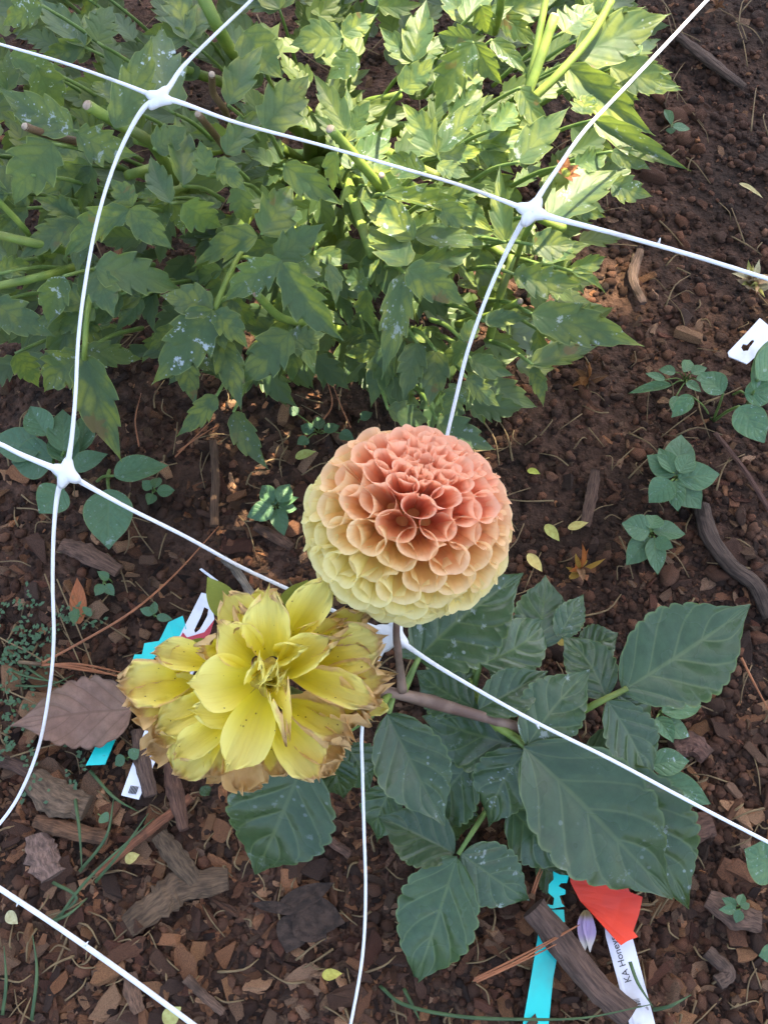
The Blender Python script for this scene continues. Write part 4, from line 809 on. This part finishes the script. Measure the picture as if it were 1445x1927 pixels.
# ---- wilted yellow flower
WC = P(506, 1278, .372)
bm = bmesh.new(); bmesh.ops.create_icosphere(bm, subdivisions=3, radius=.0075)
for v in bm.verts: v.co *= 1+.3*noise.noise(v.co*400)
me = bpy.data.meshes.new('wilted_flower'); bm.to_mesh(me); bm.free(); me.polygons.foreach_set('use_smooth', [True]*len(me.polygons))
wf = link('wilted_flower', me, M['core'], plant, Matrix.Translation(WC)); wf['label'] = 'wilted yellow dahlia flower with browned petal edges'
def wpetal(seed, cup, curl, ruff, narrow=1):
    r = random.Random(seed); V, U, Fc = [], [], []; nu, nv_ = 18, 17; p1, p2 = r.uniform(0, 6), r.uniform(0, 6)
    for i in range(nu):
        u = i/(nu-1); sh = (.20+.80*math.sin(math.pi*min(1, .06+u*.62))**1.1)*(1-max(0, (u-.80)/.20)**2.6*.62)
        for j in range(nv_):
            s = -1+2*j/(nv_-1); n_ = noise.noise(Vector((u*5, s*3, seed*3.7))); X = .36*sh*s*narrow
            Y = u*(1-.06*s*s)+.035*n_*u; edge = max(abs(s)**3, u**5)
            Z = cup*(s*s)*sh*.36 + curl*(u*u-u*.4) + ruff*edge*u*(math.sin(s*6+p1+u*5)*.6+noise.noise(Vector((u*7, s*7, seed+.5)))*1.4) + .012*math.sin(s*16)*u*(1-u)*2
            V.append((X*(1-.12*cup*abs(s)), Y, Z)); U.append((u, s*.5+.5))
    for i in range(nu-1):
        for j in range(nv_-1): a = i*nv_+j; Fc.append((a, a+1, a+nv_+1, a+nv_))
    me = mesh('wilted_petal', V, Fc, U); me.materials.append(M['wilt']); me['hw'] = .36; return me
WP = [wpetal(i, c, k_, f) for i, (c, k_, f) in enumerate(((.8, .10, .08), (.8, -.12, .16), (1.1, .22, .13), (.7, -.22, .24), (1.0, -.05, .32), (1.2, .05, .40), (.5, -.3, .26)))]
# zoom coords (base x,y, tip x,y, half width, layer 0 top..3 bottom, brown, variant)
WL = [(705,530,398,560,135,0,.06,0),(715,430,530,245,112,.3,.35,2),(810,425,785,120,112,.1,.28,1),(895,320,1080,55,95,.4,.22,1),(870,500,1150,330,92,.2,.35,2),(765,600,590,985,118,0,.08,0),(785,570,885,835,46,-.2,.40,5),(760,490,745,400,52,-.3,.05,2),(790,500,835,430,45,-.3,.05,2),(745,510,730,565,45,-.25,.05,2),
(920,520,1310,655,82,.3,.45,1),(1030,545,1360,545,112,.7,.50,3),(1000,430,1345,340,125,.8,.45,1),(1080,300,1275,205,75,1.0,.6,4),(820,740,1030,1020,112,.7,.35,1),(880,660,1195,830,98,.6,.62,4),(880,770,1160,920,92,1.1,.7,5),(660,690,425,690,75,.4,.15,1),(600,740,330,915,78,.6,.25,1),(560,640,240,780,92,.9,.30,3),
(520,600,235,640,115,1.2,.30,1),(400,540,55,560,118,.9,.42,4),(520,460,230,400,80,1.0,.35,1),(560,760,330,1005,108,1.1,.35,3),(640,800,660,1085,105,1.6,.95,5),(760,840,890,1000,100,1.5,.9,5),(540,370,440,390,75,1.0,.85,5),(500,640,140,700,100,1.7,.85,4),(720,290,580,130,105,.9,.30,1),(1000,600,1345,640,100,1.5,.8,5),
(450,760,200,890,90,1.9,.95,5),(560,850,470,1020,90,1.9,.9,4),(980,850,1100,1000,90,1.8,.9,5),(1150,700,1372,672,52,1.6,.12,1),(850,420,1000,370,55,.0,.10,2),(850,540,890,480,30,-.1,.02,2),(620,450,500,600,90,1.6,.3,1),(860,350,960,200,70,1.2,.4,1),(1080,640,1260,720,90,1.4,.6,4),(700,200,830,115,75,1.3,.45,4),(600,900,760,1060,85,2.1,.95,4),(640,760,520,1010,80,1.3,.5,4),(900,760,960,1000,85,1.3,.5,4),(450,560,100,640,95,1.5,.6,5),(1000,480,1330,440,100,1.2,.55,4),(500,420,300,470,70,1.3,.5,5),(960,640,1290,740,85,1.0,.5,5),(480,690,230,840,85,1.4,.55,5),(700,330,640,200,75,.7,.4,4),(930,380,1180,260,80,.8,.4,5)]
for (bx, by, tx, ty, hw, ly, br, vr) in WL:
    z = .3876; bX, bY, tX, tY = 200+bx*z, 1070+by*z, 200+tx*z, 1070+ty*z
    db = .368+.010*max(0, ly); dt = .352+.016*ly+(.004 if ly > 1 else 0)
    b, tp = P(bX, bY, db), P(tX, tY, dt); outw = (tp-WC); outw -= FW*outw.dot(FW); outw.normalize()
    hn = (CAMP-b).normalized()-outw*.15+Vector((R.uniform(-.2, .2), R.uniform(-.2, .2), 0)); me = WP[vr]
    o = bpy.data.objects.new('petal', me); COL.objects.link(o); o.parent = wf; o.color = (br+R.uniform(-.04, .06), 0, 0, 1); o.matrix_basis = Matrix.Translation(WC).inverted() @ frame(b, tp, hn, hw*z*1.12/F*.37, me)
for (bx, by, tx, ty, hw) in ((620, 240, 492, 45, 72), (870, 230, 972, 60, 70), (520, 390, 360, 385, 50)):
    z = .3876; b, tp = P(200+bx*z, 1070+by*z, .392), P(200+tx*z, 1070+ty*z, .388); q = WEED[3].copy(); q.materials.clear(); q.materials.append(M['sepal']); q['hw'] = WEED[3]['hw']
    o = bpy.data.objects.new('sepal', q); COL.objects.link(o); o.parent = wf; o.matrix_basis = Matrix.Translation(WC).inverted() @ frame(b, tp, (CAMP-b), hw*z/F*.39, q)
for k in range(14):      # small stamens and unopened petals in the centre
    a = R.uniform(0, 6.28); p = WC-FW*.008+Vector((math.cos(a), math.sin(a), 0))*R.uniform(.001, .006); o = tube('stamen', [p, p-FW*R.uniform(.003, .007)+Vector((R.uniform(-.002, .002), R.uniform(-.002, .002), 0))], [.0008, .0006], M['core'], None, sides=6, n=3)
    o.parent = wf; o.matrix_parent_inverse = Matrix.Translation(WC).inverted()

# ================================================================== NETTING
net = tag(empty('trellis_netting', G(745, 1195)), 'white square-mesh plant support netting stretched over the bed', 'netting')
A, B, C, D = (300, 185), (1000, 398), (125, 890), (738, 1195)
def cord(pts, d0, d1, r=4.0, k0=True, k1=False):
    n_ = len(pts); q = [P(x, y, d0+(d1-d0)*i/(n_-1)) for i, (x, y) in enumerate(pts)]; s = .4/F
    c = catmull(q, 8); m = len(c); tot = sum((c[i+1]-c[i]).length for i in range(m-1)); acc, rr = 0, []
    for i in range(m):
        if i: acc += (c[i]-c[i-1]).length
        x0, x1 = acc/s, (tot-acc)/s; e = 1.0
        if k0: e += 1.0*math.exp(-x0/34)+.30*math.exp(-x0/110)
        if k1: e += 1.0*math.exp(-x1/34)+.30*math.exp(-x1/110)
        rr.append(.85*r*s*e*(1+.05*noise.noise(Vector((acc*180, r, n_)))))
    tube('cord', c, rr, M['cord'], net, sides=9, n=1, jit=.015, flat=.8, curve=False)
dA, dB, dC, dD = .385, .385, .392, .418
cord([A, (225, 155), (120, 118), (0, 83), (-80, 60)], dA, .40, 3.6)
cord([A, (320, 162), (345, 125), (400, 70), (470, 3), (520, -50)], dA, .39, 3.8)
cord([A, (340, 193), (450, 232), (600, 272), (740, 312), (870, 350), B], dA, dB, 4.0, True, True)
cord([A, (270, 205), (235, 265), (205, 340), (180, 430), (160, 540), (148, 640), (143, 740), (135, 830), C], dA, dC, 3.9, True, True)
cord([B, (1012, 372), (1050, 315), (1100, 245), (1180, 160), (1260, 75), (1330, 0), (1380, -50)], dB, .40, 4.2)
cord([B, (1040, 410), (1150, 438), (1300, 480), (1445, 525), (1520, 548)], dB, .385, 5.4)
cord([B, (982, 420), (950, 480), (915, 560), (880, 660), (860, 740), (840, 825), (800, 1000), (765, 1130), D], dB, dD, 4.3, True, True)
cord([C, (95, 878), (40, 855), (0, 835), (-70, 805)], dC, .39, 4.8)
cord([C, (150, 905), (240, 955), (350, 1010), (450, 1065), (545, 1110), (640, 1155), D], dC, dD, 4.4, True, True)
cord([C, (110, 925), (102, 1000), (100, 1100), (102, 1200), (95, 1290), (75, 1400), (40, 1490), (0, 1550), (-50, 1600)], dC, .40, 3.9)
cord([D, (775, 1222), (850, 1270), (1000, 1355), (1150, 1430), (1300, 1510), (1445, 1585), (1520, 1622)], dD, .40, 4.4)
cord([D, (712, 1240), (690, 1310), (681, 1380), (682, 1450), (685, 1560), (688, 1680), (682, 1800), (660, 1927), (645, 1990)], dD, .41, 3.7)
cord([(-80, 1618), (0, 1672), (100, 1738), (220, 1822), (360, 1925), (440, 1985)], .40, .40, 6.0, False)
for (cx, cy), d, sz, dirs in ((A, dA, 35, ((-75, -30), (45, -62), (40, 9), (-45, 50))), (B, dB, 41, ((-130, -48), (40, -66), (40, 12), (-34, 60))), (C, dC, 40, ((10, -60), (-30, -12), (25, 15), (-15, 40))), (D, dD, 46, ((-98, -40), (27, -65), (37, 27), (-30, 50)))):
    # four-armed flattened junction
    V, Fc, U = [], [], []; ctr = P(cx, cy, d); s = sz/F*d; nA = 72; da = [math.atan2(q[1], q[0]) for q in dirs]; rings = ((0, .30), (.45, .27), (.78, .19), (1.0, .0))
    ex, ey = Vector((1, 0, 0)), UP
    def rad(a): return .46+.34*max(max(0, math.cos(a-q))**9 for q in da)
    for sg in (1, -1):
        for f_, hgt in rings[1:] if sg > 0 else rings[1:-1]:
            for k in range(nA):
                a = 6.28318*k/nA; r_ = rad(a)*f_*s; V.append(ex*math.cos(a)*r_-ey*math.sin(a)*r_-FW*hgt*s*.72*sg); U.append((k/nA, f_))
    V += [-FW*.30*s*.72, FW*.30*s*.72]; U += [(0, 0), (0, 0)]; top, bot = len(V)-2, len(V)-1
    o1, o2, o3, q1, q2 = 0, nA, 2*nA, 3*nA, 4*nA
    for k in range(nA):
        l = (k+1) % nA
        Fc += [(top, o1+l, o1+k), (o1+k, o1+l, o2+l, o2+k), (o2+k, o2+l, o3+l, o3+k), (bot, q1+k, q1+l), (q1+l, q1+k, q2+k, q2+l), (q2+l, q2+k, o3+k, o3+l)]
    link('knot', mesh('knot', V, Fc, U), M['cord'], net, Matrix.Translation(ctr))
for x, y, a in ((1238, 458, -1.2), (160, 1780, -.9), (199, 1807, -2.2), (1010, 1362, 1.2), (36, 1696, 2.)):   # little plastic burrs on the cord
    p = P(x, y, .388 if y < 600 else .398); tube('burr', [p, p+(Vector((math.cos(a), 0, 0))-UP*math.sin(a))*.0022], [.0006, .0002], M['cord'], net, sides=5, n=2)
for o in bpy.data.objects:
    if '_e' in o: del o['_e']
print('leaflets', nleaf, 'objects', len(bpy.data.objects))
